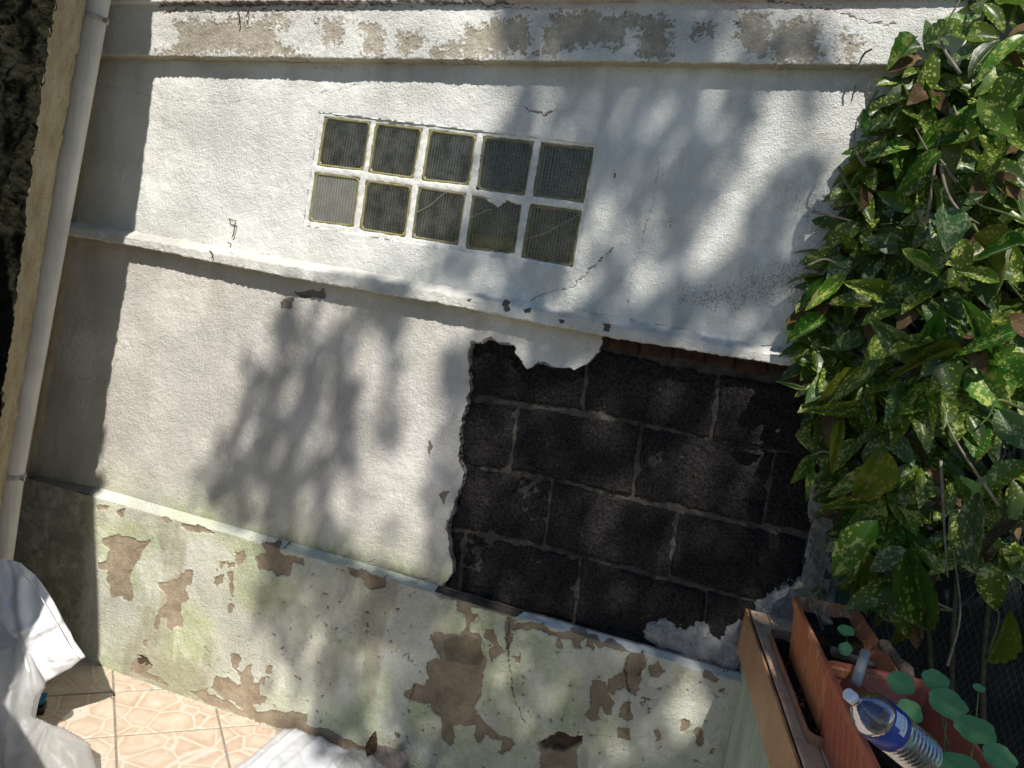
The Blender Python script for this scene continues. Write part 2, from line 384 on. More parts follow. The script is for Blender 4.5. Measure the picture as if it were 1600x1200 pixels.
# domain warp gives torn edges
wx = XX+.009*fbm(XX, ZZ, 22, 5, .62); wz = ZZ+.009*fbm(XX+7.7, ZZ+3.1, 22, 5, .62)
peel = np.full(XX.shape, 1.)                 # signed distance (m) to the nearest peeled area
def restrict(P, mrg=.06):
    P = np.asarray(P); return (wx > P[:, 0].min()-mrg) & (wx < P[:, 0].max()+mrg) & (wz > P[:, 1].min()-mrg) & (wz < P[:, 1].max()+mrg)
def addpeel(P, parts, arr=None, grow=0.):
    arr = peel if arr is None else arr
    k = restrict(P)
    pm = np.zeros(NRW, bool)
    for q in parts: pm |= (part == q)
    k &= pm[:, None]
    if not k.any(): return
    arr[k] = np.minimum(arr[k], sdpoly(wx[k], wz[k], P)-grow)
PL = ('plinth', 'plinth_cap')
for P in [
 [(425,240),(520,237),(580,250),(622,252),(615,275),(585,290),(578,345),(545,370),(535,420),(550,440),(550,490),(530,512),(500,490),(460,497),(455,450),(435,410),(440,375),(400,375),(402,345),(440,330),(455,290),(425,265)],
 [(655,425),(690,430),(740,415),(780,375),(803,368),(800,420),(780,450),(785,500),(760,510),(750,560),(755,610),(710,635),(695,620),(693,575),(675,575),(655,620),(638,610),(665,545),(688,520),(685,470),(655,440)],
 [(480,130),(520,115),(510,150),(490,158)], [(405,110),(440,98),(458,108),(430,125),(408,130)],
 [(895,400),(930,392),(925,430),(905,448),(890,435)], [(945,388),(972,395),(975,470),(962,490),(945,460),(955,430),(940,400)],
 [(975,300),(1020,292),(1028,320),(1000,350),(985,362),(975,330)], [(950,350),(970,345),(968,368),(950,370)], [(916,348),(937,343),(932,372),(916,374)],
 [(1085,265),(1150,265),(1170,300),(1215,310),(1265,330),(1270,350),(1220,345),(1205,395),(1150,400),(1130,375),(1075,372),(1065,330),(1110,310)],
 [(565,725),(595,722),(640,770),(610,800),(560,790),(540,770),(590,750)], [(590,672),(612,668),(608,690),(592,690)],
 [(960,730),(990,722),(1000,745),(985,790),(1010,800),(1045,775),(1050,850),(1075,840),(1075,900),(1110,900),(1095,930),(1060,945),(1070,970),(1040,965),(1000,940),(930,915),(900,880),(870,860),(910,820),(950,825),(990,860),(1010,850),(985,800),(960,770)],
 [(1108,768),(1137,768),(1132,800),(1103,806)], [(1080,825),(1102,820),(1092,860),(1075,850)],
 [(780,870),(860,880),(900,905),(980,940),(1060,970),(1150,970),(1280,970),(1275,1020),(1400,1050),(1440,1070),(1560,1140),(1440,1130),(1200,1050),(1000,985),(850,925)],
 [(1450,355),(1530,385),(1600,410),(1600,440),(1550,460),(1520,450),(1510,420),(1470,400)],
 [(680,150),(718,172),(700,182),(668,167)], [(750,178),(850,193),(905,230),(840,217),(790,215),(755,202)], [(950,520),(970,518),(968,550),(952,548)],
 [(540,780),(600,800),(700,850),(690,862),(620,830),(540,800)]]: addpeel(z7(P), PL)
for P in [
 [(385,255),(425,250),(445,290),(472,300),(440,330),(435,365),(470,375),(490,400),(495,470),(480,520),(485,580),(470,640),(455,690),(470,700),(490,715),(540,765),(590,790),(612,810),(600,840),(565,858),(545,840),(550,790),(500,775),(465,800),(450,770),(455,735),(395,730),(370,745),(375,790),(350,820),(325,790),(320,705),(290,690),(280,650),(230,645),(180,620),(180,600),(210,590),(215,570),(265,580),(280,555),(265,490),(310,480),(320,455),(290,430),(285,385),(320,370),(400,385),(425,350),(415,300),(385,290)],
 [(495,350),(535,350),(540,400),(575,440),(545,460),(510,475),(505,440),(520,415),(497,390)],
 [(905,560),(960,570),(980,620),(1005,650),(990,700),(960,690),(950,665),(930,680),(945,710),(910,715),(885,690),(900,620)],
 [(1060,450),(1110,450),(1120,490),(1105,520),(1105,590),(1075,610),(1055,600),(1030,580),(1000,620),(970,590),(975,555),(1040,530),(1035,490)],
 [(1040,640),(1065,640),(1070,710),(1040,715),(1020,700)], [(1010,750),(1050,745),(1055,790),(1005,785)],
 [(773,393),(797,398),(792,432),(773,432)], [(845,390),(872,395),(877,432),(850,427)], [(903,393),(927,430),(922,452),(898,427)],
 [(1130,490),(1165,485),(1185,520),(1175,548),(1140,548)], [(1255,715),(1290,715),(1285,750),(1260,755)],
 [(1310,765),(1340,745),(1355,800),(1330,820),(1310,800)], [(1160,750),(1180,740),(1182,792),(1158,797)],
 [(1340,530),(1380,535),(1415,560),(1380,567),(1340,552)], [(1405,590),(1425,585),(1422,603),(1407,605)],
 [(595,340),(720,342),(760,366),(850,368),(900,393),(1000,408),(1060,440),(1000,436),(900,406),(770,388),(700,368),(600,364)],
 [(700,800),(760,768),(878,773),(877,800),(850,830),(860,900),(860,960),(700,960),(715,850)],
 [(598,458),(632,448),(627,487),(603,492)], [(30,160),(60,170),(105,150),(85,180),(55,212),(30,200)], [(140,770),(160,765),(172,780),(155,795)],
 [(300,215),(440,250),(590,300),(600,312),(440,268),(330,238)], [(585,300),(600,305),(600,345),(592,450),(582,440),(576,330)]]: addpeel(z8(P), PL)
# chips under and on the string course, lower panel
for P in [[(50,935),(120,918),(210,930),(200,972),(140,962),(60,950)], [(0,962),(60,972),(50,1002),(0,1010),(-14,985)]]: addpeel(z2(P), ('lower_panel',))
for P in [[(20,450),(38,470),(30,505),(15,480)], [(60,640),(100,632),(90,660),(75,680)], [(85,735),(98,740),(95,770),(85,765)]]: addpeel(z6(P), ('lower_panel',))
for P in [[(1015,980),(1050,985),(1048,1025),(1018,1020)], [(1120,1020),(1150,1022),(1155,1048),(1130,1045)], [(1285,1070),(1320,1072),(1315,1095),(1290,1092)], [(1490,1090),(1525,1092),(1515,1130),(1492,1128)], [(855,960),(878,962),(874,975),(857,973)]]:
    addpeel(z2(P, YM), ('string_course',))
# top band, mottled
mott = np.full(XX.shape, 1.)
for P in [z1([(720,90),(850,85),(1000,85),(1130,65),(1210,85),(1190,120),(1110,110),(1150,170),(1290,240),(1100,240),(960,215),(700,240),(640,225),(740,190),(740,130)]),
 z1([(1330,80),(1420,85),(1430,160),(1350,190),(1340,120)]), z1([(1490,90),(1560,80),(1600,120),(1600,235),(1500,230),(1520,170)]),
 z9([(50,150),(160,145),(145,215),(60,225)]), z9([(340,125),(500,75),(620,80),(600,180),(500,240),(280,238),(180,225),(250,190),(340,170)]),
 z9([(700,70),(780,55),(1080,70),(1080,115),(1000,130),(990,190),(860,180),(760,190),(720,235),(640,225),(680,130)]),
 z9([(1080,170),(1150,160),(1130,235),(1050,230)]), z9([(1480,60),(1600,60),(1600,225),(1510,225),(1470,150)]), z9([(1280,110),(1370,100),(1365,150),(1290,150)]),
 z3([(530,110),(700,80),(740,100),(740,220),(690,262),(560,240),(540,170)]), z3([(0,70),(110,65),(130,160),(120,250),(0,245)]), z3([(840,130),(900,150),(880,250),(830,240)])]:
    addpeel(P, ('top_band',), mott)
mott = mott+.012*fbm(XX, ZZ, 60, 4, .7)+.016*fbm(XX+2, ZZ, 150, 3, .8)
peel = np.minimum(peel, mott)
# small scattered chips
chip = fbm(XX+3, ZZ+8, 45, 3, .6)
pl = np.isin(part, ['plinth', 'plinth_cap'])[:, None] & (chip > 1.1+.0*XX) & (XX > -1.9)
peel = np.where(pl, np.minimum(peel, -.004), peel)
# cracks
crack = np.full(XX.shape, 1.)
cwx = XX+.006*fbm(XX+1, ZZ+2, 45, 4, .6); cwz = ZZ+.006*fbm(XX+5, ZZ+6, 45, 4, .6)
def addcrack(P, parts, wd):
    P = np.asarray(P); k = (XX > P[:, 0].min()-.05) & (XX < P[:, 0].max()+.05) & (ZZ > P[:, 1].min()-.05) & (ZZ < P[:, 1].max()+.05) & np.isin(part, parts)[:, None]
    if k.any(): crack[k] = np.minimum(crack[k], sdline(cwx[k], cwz[k], P)-wd)
UP = ['upper_panel']
addcrack(px([(155,130),(240,150),(262,155),(300,160),(335,160),(358,164),(375,156),(420,168)]), UP, -.0009)
addcrack(px([(818,168),(835,174),(850,181),(862,174)]), UP, .0016)
addcrack(px([(862,174),(900,170),(950,180),(970,190)]), UP, -.001)
addcrack(px([(1030,240),(1020,320),(1005,370),(985,440),(978,520)]), UP, -.0006)
addcrack(px([(955,390),(940,405),(925,420),(893,449),(860,455),(826,470)]), UP, .0002)
addcrack(px([(1003,370),(990,350),(1000,300),(1070,250)]), UP, -.0012)
addcrack(px([(500,145),(530,140),(560,132)]), UP, -.0004)
addcrack(px([(250,18),(330,20),(450,14),(700,8),(850,14)], YB), ['top_band'], -.0003)
addcrack(px([(250,8),(330,6),(340,9),(450,6),(700,4),(800,6)], YB), ['top_band', 'coping'], .0012)
addcrack(px([(255,20),(272,22),(276,14)], YB), ['top_band'], .0006)
addcrack(px([(1170,-5),(1270,8),(1300,14),(1350,33),(1400,38)], YB), ['top_band', 'coping'], .0003)
addcrack(px([(1148,40),(1165,28),(1160,10)], YB), ['top_band'], -.0004)
addcrack(z8([(590,310),(580,400),(592,520),(615,640),(650,720)]), ['plinth', 'plinth_cap'], .0006)
addcrack(z8([(650,720),(700,780),(720,810)]), ['plinth'], -.0004)
addcrack(z8([(900,775),(1050,785),(1060,600),(1130,470)]), ['plinth'], -.0003)
addcrack(z8([(1060,460),(1040,520),(1050,600)]), ['plinth'], .0004)
addcrack(z8([(215,570),(205,640)]), ['plinth'], .0006)
addcrack(z8([(560,440),(500,425),(490,405)]), ['plinth'], -.0002)
addcrack(z7([(380,60),(430,85),(500,105),(560,118)]), ['plinth'], -.0004)
addcrack(z7([(545,300),(590,285),(620,262)]), ['plinth'], -.0002)
addcrack(px([(670,905),(590,890),(560,885),(600,870)]), ['lower_panel'], -.0004)
addcrack(px([(185,560),(160,600),(120,590)]), ['lower_panel'], -.0006)
addcrack(px([(60,754),(150,770)]), ['lower_panel', 'plinth_cap'], .0008)
# paint colour: stains and growth, with some shade and bounce tones mixed in
def C(r, g_, b): return np.array([r, g_, b])
col = np.zeros(XX.shape+(3,)); low = fbm(XX, ZZ, 1.7, 4); lo2 = fbm(XX+9, ZZ+4, 5, 4); streak = fbm(XX*1.0, ZZ*.14, 16, 4, .6); hi = fbm(XX, ZZ, 30, 3, .6)
def setc(q, c): col[part == q] = c
setc('coping', C(.77, .76, .72)); setc('top_band', C(.74, .74, .69)); setc('upper_panel', C(.79, .79, .745)); setc('string_course', C(.74, .73, .67))
setc('lower_panel', C(.62, .59, .535)); setc('plinth_cap', C(.66, .68, .58)); setc('plinth', C(.52, .51, .41))
def mixc(mask, c):
    global col
    mk = np.clip(mask, 0, 1)[..., None]; col = col*(1-mk)+c*mk
zr = {q: (ZZ if True else 0) for q in ()}
lp = (part == 'lower_panel')[:, None]; up = (part == 'upper_panel')[:, None]; sc = (part == 'string_course')[:, None]
plm = np.isin(part, ['plinth'])[:, None]; tb = (part == 'top_band')[:, None]; pc = (part == 'plinth_cap')[:, None]
# lower panel: whiter towards the right, algae along its foot, beige grime
mixc(lp*sstep(-1.6, -.5, XX)*.35, C(.72, .72, .70))
hfoot = ZZ-z_d1[None, :]
green = C(.36, .43, .19); dgreen = C(.20, .23, .12); brown = C(.33, .28, .2)
mixc(lp*np.exp(-np.clip(hfoot, 0, 9)/.10)*(.55+.35*lo2+.2*hi), green)
mixc(lp*np.exp(-np.clip(hfoot, 0, 9)/.035)*(.6+.5*lo2+.3*hi)*sstep(-1.9, -1.3, XX), dgreen)
mixc(lp*np.exp(-np.clip(hfoot, 0, 9)/.3)*sstep(-.1, .7, low)*.35, C(.50, .48, .36))
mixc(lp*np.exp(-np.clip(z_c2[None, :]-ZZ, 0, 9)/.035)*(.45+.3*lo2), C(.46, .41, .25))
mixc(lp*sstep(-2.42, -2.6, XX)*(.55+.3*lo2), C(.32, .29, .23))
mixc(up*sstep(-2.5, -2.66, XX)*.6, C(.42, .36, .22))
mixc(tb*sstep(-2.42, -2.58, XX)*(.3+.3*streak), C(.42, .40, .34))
mixc(lp*(.2+.25*streak), C(.57, .52, .45))
mixc(up*sstep(.0, 1.2, lo2+.4*low)*.3, C(.62, .62, .56))
mixc(up*np.exp(-np.clip(z_bb[None, :]-ZZ, 0, 9)/.3)*np.clip(streak+.1, 0, 1)*.4, C(.50, .50, .45))
mixc(lp*np.exp(-np.clip(z_c2[None, :]-ZZ, 0, 9)/.3)*np.clip(streak+.1, 0, 1)*.4, C(.42, .39, .32))
mixc(up*np.exp(-np.clip(ZZ-z_c1[None, :], 0, 9)/.06)*(.25+.3*lo2), C(.58, .58, .50))
mixc(up*np.exp(-((XX-W(1290, 215)[0])**2+(ZZ-W(1290, 215)[2])**2)/.02**2)*.45, C(.6, .52, .32))
rgt = sstep(-.35, .15, XX)
mixc(up*rgt*(.28+.25*hi+.2*lo2), C(.50, .50, .48))
mixc(sc*(.22+.25*lo2+.25*hi), C(.48, .46, .39))
mixc(sc*(YY > YM+.01)*(ZZ < (z_c2+.01)[None, :])*.75, C(.40, .34, .2))  # shade of the ledge underside put into its colour
mixc(tb*(YY > YB+.001)*(ZZ < (z_bb+.003)[None, :])*.8, C(.42, .36, .22))  # yellowish bounce light painted on the underside of the band
mixc(tb*(.12+.2*hi), C(.58, .55, .48))
# plinth
gx = sstep(-.3, .9, fbm(XX+2, ZZ+1, 3.1, 4)+.25)
mixc(plm*gx*.65, green*1.0)
mixc(plm*sstep(-.2, .8, streak+.2)*.4, C(.40, .40, .32))
mixc(plm*sstep(.1, .9, fbm(XX+12, ZZ+11, 7, 4))*.55, C(.62, .63, .54))
mixc(plm*sstep(-1.3, -.2, XX)*.35, C(.34, .37, .29))
mixc(plm*np.exp(-np.clip(ZZ, 0, 9)/.12)*(.5+.4*lo2), C(.30, .34, .18))
mixc(plm*sstep(-2.5, -2.58, XX)*.8, C(.21, .19, .13))  # pier shade painted into the left end of the plinth
mixc(plm*(.15+.25*hi), C(.60, .60, .50))
mixc(plm*sstep(.35, 1.1, fbm(XX*1.2, ZZ*.35, 6, 4, .6))*.6, C(.28, .25, .18))
col[part == 'plinth'] *= 1.13
mixc(pc*(.3+.35*lo2), C(.50, .56, .36)); mixc(pc*sstep(-1.2, -.6, XX)*.8, C(.66, .68, .68))
mixc(pc*sstep(-2.5, -2.56, XX)*.8, C(.17, .16, .10))  # the same pier shade painted into the plinth cap
# pinkish undercoat round the top crack
pk = np.exp(-np.clip(np.abs(ZZ-z_cop[None, :]), 0, 9)/.022)*sstep(.1, .7, lo2+.3)*np.isin(part, ['top_band', 'coping'])[:, None]
mixc(pk*.5, C(.55, .30, .26))
# dark grains
speck = np.zeros(XX.shape)
def blob(pxx, pyy, rx, rz, s, y=0.):
    c = W(pxx, pyy, y); return s*np.exp(-(((XX-c[0])/rx)**2+((ZZ-c[2])/rz)**2))
speck += up*(blob(1045, 345, .05, .06, .75)+blob(1090, 465, .2, .07, .75)+blob(1200, 440, .16, .08, .6)+blob(1290, 400, .12, .2, .6)+blob(1240, 300, .15, .12, .4)
  +blob(250, 335, .06, .03, .6)+blob(300, 330, .03, .05, .7)+blob(520, 107, .12, .02, .9)+blob(700, 115, .2, .02, .5)+blob(185, 175, .03, .03, .5)+blob(1180, 150, .2, .05, .35)+.12*rgt)
speck += sc*(.28+.2*lo2); speck += tb*(.25+.3*sstep(0, 1, lo2+.3)); speck += lp*(.12+.5*np.exp(-np.clip(hfoot, 0, 9)/.04)); speck += plm*(.3+.2*lo2)
speck += sc*sstep(-.5, .3, XX)*.15
under = np.ones(XX.shape+(3,))*C(1.0, 1.0, 1.0)
def undc(mask, c):
    global under
    mk = np.clip(mask, 0, 1)[..., None]; under = under*(1-mk)+c*mk
undc(tb*1., C(1.62, 1.75, 1.85)); undc(sc*1., C(.45, .45, .45))
undc(lp*1., C(.8, .85, .95)); undc(plm*1., C(1.35, 1.32, 1.22)); undc(plm*sstep(-1.75, -1.2, XX), C(1.08, 1.03, .93)); undc(plm*sstep(.1, -1.4, XX)*0, C(1, 1, 1))
cap_dark = sdpoly(XX, ZZ, z8([(295,160),(330,170),(640,270),(800,310),(790,325),(640,300),(600,315),(440,262),(300,212)], YP)) < .002
undc((cap_dark & pc)*1., C(.3, .3, .32)); peel = np.where(cap_dark & pc, np.minimum(peel, -.01), peel)
dk = sdpoly(XX, ZZ, z8([(330,400),(420,380),(485,400),(490,470),(470,500),(420,500),(340,480)])) < .0
undc((dk & plm)*.55, C(.5, .5, .42))
cement_strip = lp & (XX > np.interp(ZZ, [0, 3.2], [.36, .22])) & True
peel = np.where(cement_strip, np.minimum(peel, -.02), peel); undc(cement_strip*1., C(.95, 1.12, 1.35))
# ---- relief
disp = .0016*fbm(XX, ZZ, 5, 3)+.0009*fbm(XX, ZZ, 38, 3, .6)+.0006*fbm(XX+3, ZZ, 110, 2, .6)
disp += plm*(.004*fbm(XX, ZZ, 3.3, 3))+lp*.002*fbm(XX, ZZ, 2.2, 2)
disp += cement_strip*(.008*fbm(XX, ZZ, 26, 4, .6))
pin = sstep(.0015, -.0015, peel)
disp -= .0022*np.exp(-((peel-.004)/.0035)**2)*np.clip(.5+1.2*fbm(XX+6, ZZ, 30, 3), 0, 1)*(plm | tb | lp)
disp += pin*(.0028+plm*.002)
deep = np.full(XX.shape, 1.); addpeel(z8([(710,805),(760,772),(870,776),(872,800),(845,812),(800,838),(780,822),(720,832)]), ('plinth',), deep); addpeel(z7([(568,735),(592,730),(636,768),(606,778),(575,770)]), ('plinth',), deep)
disp += sstep(.003, -.006, deep)*np.where(XX < -1.9, .010, .03); undc((deep < 0)*1., C(.35, .3, .25))
disp += sstep(.0035, -.001, crack)*.003
YY += disp
# edges of ledges are bruised: move them a little up and down too
edge = np.isin(part, ['string_course', 'top_band'])[:, None]*1.0
ZZ2 = ZZ+edge*(.0012*fbm(XX, ZZ*0, 26, 4, .65)+.0016*fbm(XX, ZZ*0+4, 90, 3, .6))
eb = sc*(np.abs(YY-YM) < .02)*np.exp(-np.clip(ZZ-z_c2[None, :], 0, 9)/.008)+tb*(np.abs(YY-YB) < .02)*np.exp(-np.clip(ZZ-z_bb[None, :], 0, 9)/.006)
YY += eb*np.clip(.25+fbm(XX, ZZ, 60, 3, .6), 0, 1)*.006
# ---- holes: broken render with the blocks behind, opening of the glass blocks
HOLE = z6([(180,90),(215,85),(250,70),(310,92),(335,90),(345,130),(395,182),(430,160),(470,165),(510,175),(560,178),(610,165),(650,120),(665,95),(672,40),(760,30),(1460,100),(1500,300),(1480,520),(1440,640),(1450,700),(1430,760),(1425,820),(1430,880),(1400,930),(1350,1000),(1300,1100),(1250,1400),(700,1300),(0,1060),(60,998),(105,945),(120,900),(100,830),(95,770),(105,720),(135,640),(155,560),(135,470),(140,410),(170,300),(178,230),(172,180),(178,110)])
hd = np.full(XX.shape, 1.)
k = lp & (XX > -1.05)
hwx = XX+.006*fbm(XX, ZZ, 25, 5, .65); hwz = ZZ+.006*fbm(XX+4, ZZ+4, 25, 5, .65)
hd[k] = sdpoly(hwx[k], hwz[k], HOLE)
WIN = px([(500, 176), (933, 226), (898, 423), (474, 351)])
wd_ = np.full(XX.shape, 1.); k = up & (XX > -1.75) & (XX < -.45); wd_[k] = sdpoly(XX[k], ZZ[k], WIN)
hole = np.minimum(hd, wd_)
# pull vertices near the outline onto it
gz, gx_ = np.gradient(hole); near = (np.abs(hole) < .0055)
gl = np.sqrt((gx_/dx)**2+(gz/dx)**2)+1e-6
XX2 = XX-np.where(near, np.clip(hole*(gx_/dx)/gl**2, -.0045, .0045), 0); ZZ2 = ZZ2+np.where(near, np.clip(hole*(gz/dx)/gl**2, -.0045, .0045), 0)
# the render stands a little off and curls at the broken edge
YY -= lp*np.exp(-np.clip(hd, 0, 9)/.03)*.010*(hd < .2)
peel = np.where(lp, np.minimum(peel, hd-.004-.006*np.clip(fbm(XX, ZZ, 18, 3), -.5, 1)), peel)
WALL_TOP = empty('rendered_wall', (-1.3, .1, 0), 'old white rendered garden wall with peeling plinth, ledges, glass blocks and a broken patch showing dark blocks', 'wall')
def wall_part(name, r0, r1, thick=.034):
    sl_ = slice(r0, r1); nr = r1-r0
    V = np.stack([XX2[sl_], YY[sl_], ZZ2[sl_]], -1).reshape(-1, 3)
    A = (peel[sl_]).ravel(); pa = np.clip(.5-A/.02, 0, 1)
    ca = np.clip(1-(crack[sl_].ravel()+.0005)/.006, 0, 1)
    sa = np.clip(speck[sl_].ravel(), 0, 1)
    F = grid_faces(nr, NC)[:, ::-1]
    H = hole[sl_].ravel(); hc = H[F].mean(1)
    F = F[hc > 0]
    extra = 0
    if (hc <= 0).any():
        e = np.concatenate([F[:, [0, 1]], F[:, [1, 2]], F[:, [2, 3]], F[:, [3, 0]]]); es = np.sort(e, 1)
        key = es[:, 0].astype(np.int64)*len(V)+es[:, 1]; u, inv, cnt = np.unique(key, return_inverse=True, return_counts=True)
        be = e[cnt[inv] == 1]; be = be[(np.abs(H[be]) < .012).all(1)]
        vs = np.unique(be); mp = {int(v): len(V)+i for i, v in enumerate(vs)}
        nv = V[vs].copy(); nv[:, 1] = nv[:, 1]+thick; V = np.concatenate([V, nv])
        side = np.array([[b, a, mp[int(a)], mp[int(b)]] for a, b in be]); F = np.concatenate([F, side])
        pa = np.concatenate([pa, np.full(len(vs), 1.)]); ca = np.concatenate([ca, np.zeros(len(vs))]); sa = np.concatenate([sa, np.zeros(len(vs))])
        extra = len(vs); idx = vs
    me = bigmesh(name, V, F)
    def attr(nm, arr):
        a = me.color_attributes.new(nm, 'FLOAT_COLOR', 'POINT'); a.data.foreach_set('color', np.concatenate([arr, np.ones((len(arr), 1))], 1).astype(np.float32).ravel())
    c = col[sl_].reshape(-1, 3); un = under[sl_].reshape(-1, 3)
    if extra: c = np.concatenate([c, c[idx]]); un = np.concatenate([un, un[idx]*1.1])
    attr('paint', c); attr('wear', np.stack([pa, ca, sa], 1)); attr('under', un)
    o = link(name, me, M['wall'], WALL_TOP); return o
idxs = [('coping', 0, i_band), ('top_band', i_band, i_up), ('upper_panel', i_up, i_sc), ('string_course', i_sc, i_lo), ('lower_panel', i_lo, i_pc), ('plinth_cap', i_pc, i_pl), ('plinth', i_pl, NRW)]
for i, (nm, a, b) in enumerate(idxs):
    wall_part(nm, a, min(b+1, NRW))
# core of the wall behind the render
V = []; F = []
def slab(x0, x1, z0, z1_, y0, y1): box(V, F, ((x0+x1)/2, (y0+y1)/2, (z0+z1_)/2), ((x1-x0)/2, 0, 0), (0, (y1-y0)/2, 0), (0, 0, (z1_-z0)/2))
wz = [p[1] for p in WIN]; wxx = [p[0] for p in WIN]; a0, a1, b0, b1 = min(wxx)-.01, max(wxx)+.01, min(wz)-.01, max(wz)+.01
slab(XL, a0, -.01, 3.34, .045, .25); slab(a1, XR-.02, -.01, 3.34, .046, .249); slab(a0, a1, -.01, b0, .047, .248); slab(a0, a1, b1, 3.33, .047, .248)
slab(XR-.021, XR-.002, 0, 3.33, .002, .25); slab(a0+.001, a1-.001, b0+.001, b1-.001, .13, .24)
o = link('mortar_core', mesh('mortar_core', V, F), M['mortar'], WALL_TOP)

# ---------------------------------------------------------------- blocks in the broken patch
La = [(700,610),(734,617),(809,633),(911,644),(1000,664),(1106,687),(1170,698),(1255,712),(1330,727)]
Lb = [(690,716),(728,725),(796,736),(864,751),(953,768),(1059,800),(1183,821),(1255,840),(1330,858)]
Lc = [(640,812),(702,825),(741,834),(847,855),(911,874),(1042,902),(1106,925),(1170,942),(1300,972)]
L0 = [(700,505),(919,542),(991,553),(1127,583),(1255,605),(1330,620)]
Ld = [(640,912),(713,935),(896,975),(1095,1020),(1200,1046),(1300,1072)]
def onl(Ln, x): return (x, np.interp(x, [p[0] for p in Ln], [p[1] for p in Ln]))
Lz = [(700,490),(1330,600)]
rowsB = [(L0, La, [(690, 680), (917, 911), (1125, 1112), (1340, 1325)]),
         (La, Lb, [(600, 592), (809, 796), (1002, 987), (1212, 1191), (1400, 1380)]),
         (Lb, Lc, [(655, 640), (863, 849), (1057, 1045), (1262, 1246), (1450, 1440)]),
         (Lc, Ld, [(530, 520), (724, 713), (906, 896), (1104, 1095), (1300, 1290)])]
def rough_quad(Q, depth, y0, amp, seed, n=(92, 42), rr=.012):
    Q = [np.array(q) for q in Q]                     # TL TR BR BL in (x,z)
    nu, nv = n; V = []; F = []
    us = np.linspace(0, 1, nu); vs = np.linspace(0, 1, nv); U, Vv = np.meshgrid(us, vs)
    # wobble of outline
    X = (Q[0][0]*(1-U)+Q[1][0]*U)*(1-Vv)+(Q[3][0]*(1-U)+Q[2][0]*U)*Vv
    Z = (Q[0][1]*(1-U)+Q[1][1]*U)*(1-Vv)+(Q[3][1]*(1-U)+Q[2][1]*U)*Vv
    lw = abs(Q[1][0]-Q[0][0]); lh = abs(Q[0][1]-Q[3][1])
    ed = np.minimum(np.minimum(U, 1-U)*lw, np.minimum(Vv, 1-Vv)*lh)
    Yv = y0+rr*np.exp(-ed/(.006))*.9+amp*fbm(X+seed, Z, 11, 4, .6)+.62*amp*fbm(X, Z+seed, 46, 4, .75)
    X = X+.004*fbm(X+seed, Z, 25, 3)*(ed < .002); Z = Z+.004*fbm(X, Z+seed, 25, 3)*(ed < .002)
    Vt = np.stack([X, Yv, Z], -1).reshape(-1, 3); Fq = grid_faces(nv, nu)[:, ::-1]
    rim = list(range(nu))+[nu*r+nu-1 for r in range(1, nv)]+[nu*(nv-1)+c for c in range(nu-2, -1, -1)]+[nu*r for r in range(nv-2, 0, -1)]
    bk = Vt[rim].copy(); bk[:, 1] = y0+depth; k = len(Vt)
    sd = [[rim[i], rim[(i+1) % len(rim)], k+(i+1) % len(rim), k+i] for i in range(len(rim))]
    return np.concatenate([Vt, bk]), np.concatenate([Fq, np.array(sd)])
YBK = .030
s_ = 0
for top, bot, vx in rowsB:
    for (xa, xb), (xc, xd) in zip(vx[:-1], vx[1:]):
        gpx = 2.2
        q = [WX(*np.add(onl(top, xa), (gpx, gpx)), YBK), WX(*np.add(onl(top, xc), (-gpx, gpx)), YBK), WX(*np.add(onl(bot, xd), (-gpx, -gpx)), YBK), WX(*np.add(onl(bot, xb), (gpx, -gpx)), YBK)]
        q = [(min(a, .40), b) for a, b in q]; q = [(max(a, -1.15), b) for a, b in q]
        if q[1][0]-q[0][0] < .03: continue
        s_ += 3.7; V, F = rough_quad(q, .05, YBK+random.uniform(-.004, .004), .006, s_)
        o = link('concrete_block', bigmesh('concrete_block', V, F), M['block'], WALL_TOP)
# strip of brick under the string course
bx = [(948, 534), (1000, 542), (1052, 549), (1104, 557), (1150, 566), (1200, 574), (1248, 582), (1300, 592)]
for (xa, ya), (xb, yb) in zip(bx[:-1], bx[1:]):
    q = [WX(xa+2, ya-16, .03), WX(xb-2, yb-16, .03), WX(xb-2, yb+12, .03), WX(xa+2, ya+10, .03)]
    q = [(min(a, .41), b) for a, b in q]
    if q[1][0]-q[0][0] < .02: continue
    s_ += 2.1; V, F = rough_quad(q, .04, .024+random.uniform(-.004, .004), .003, s_, (18, 8), .006)
    link('brick', bigmesh('brick', V, F), M['brick'], WALL_TOP)
# mortar bed, rough, slightly behind the faces of the blocks
nu, nv = 260, 190; U, Vv = np.meshgrid(np.linspace(-1.05, .415, nu), np.linspace(2.02, .9, nv)); Yv = .0425+.004*fbm(U, Vv, 30, 4, .65)
link('mortar_bed', bigmesh('mortar_bed', np.stack([U, Yv, Vv], -1).reshape(-1, 3), grid_faces(nv, nu)[:, ::-1]), M['mortar'], WALL_TOP)
# lumps of newer cement at the foot of the patch and at its right edge
def lump(outline, y0, amp, h, seed, name='cement_patch', mat='cement', n=(110, 60)):
    P = np.array(outline); x0, z0 = P.min(0)-.01; x1, z1m = P.max(0)+.01
    U, Vv = np.meshgrid(np.linspace(x0, x1, n[0]), np.linspace(z1m, z0, n[1]))
    sd = sdpoly(U+.009*fbm(U+seed, Vv, 24, 4, .65), Vv+.009*fbm(U, Vv+seed, 24, 4, .65), P)
    ht = np.clip(1-np.exp(sd/.02), 0, 1)*h+amp*fbm(U+seed, Vv, 17, 5, .6)*(sd < 0)
    Yv = np.where(sd < 0, y0-np.abs(ht), y0+.03)
    Fq = grid_faces(n[1], n[0])[:, ::-1]; keep = (sd.ravel()[Fq] < .008).any(1)
    o = link(name, bigmesh(name, np.stack([U, Yv, Vv], -1).reshape(-1, 3), Fq[keep]), M[mat], WALL_TOP); return o
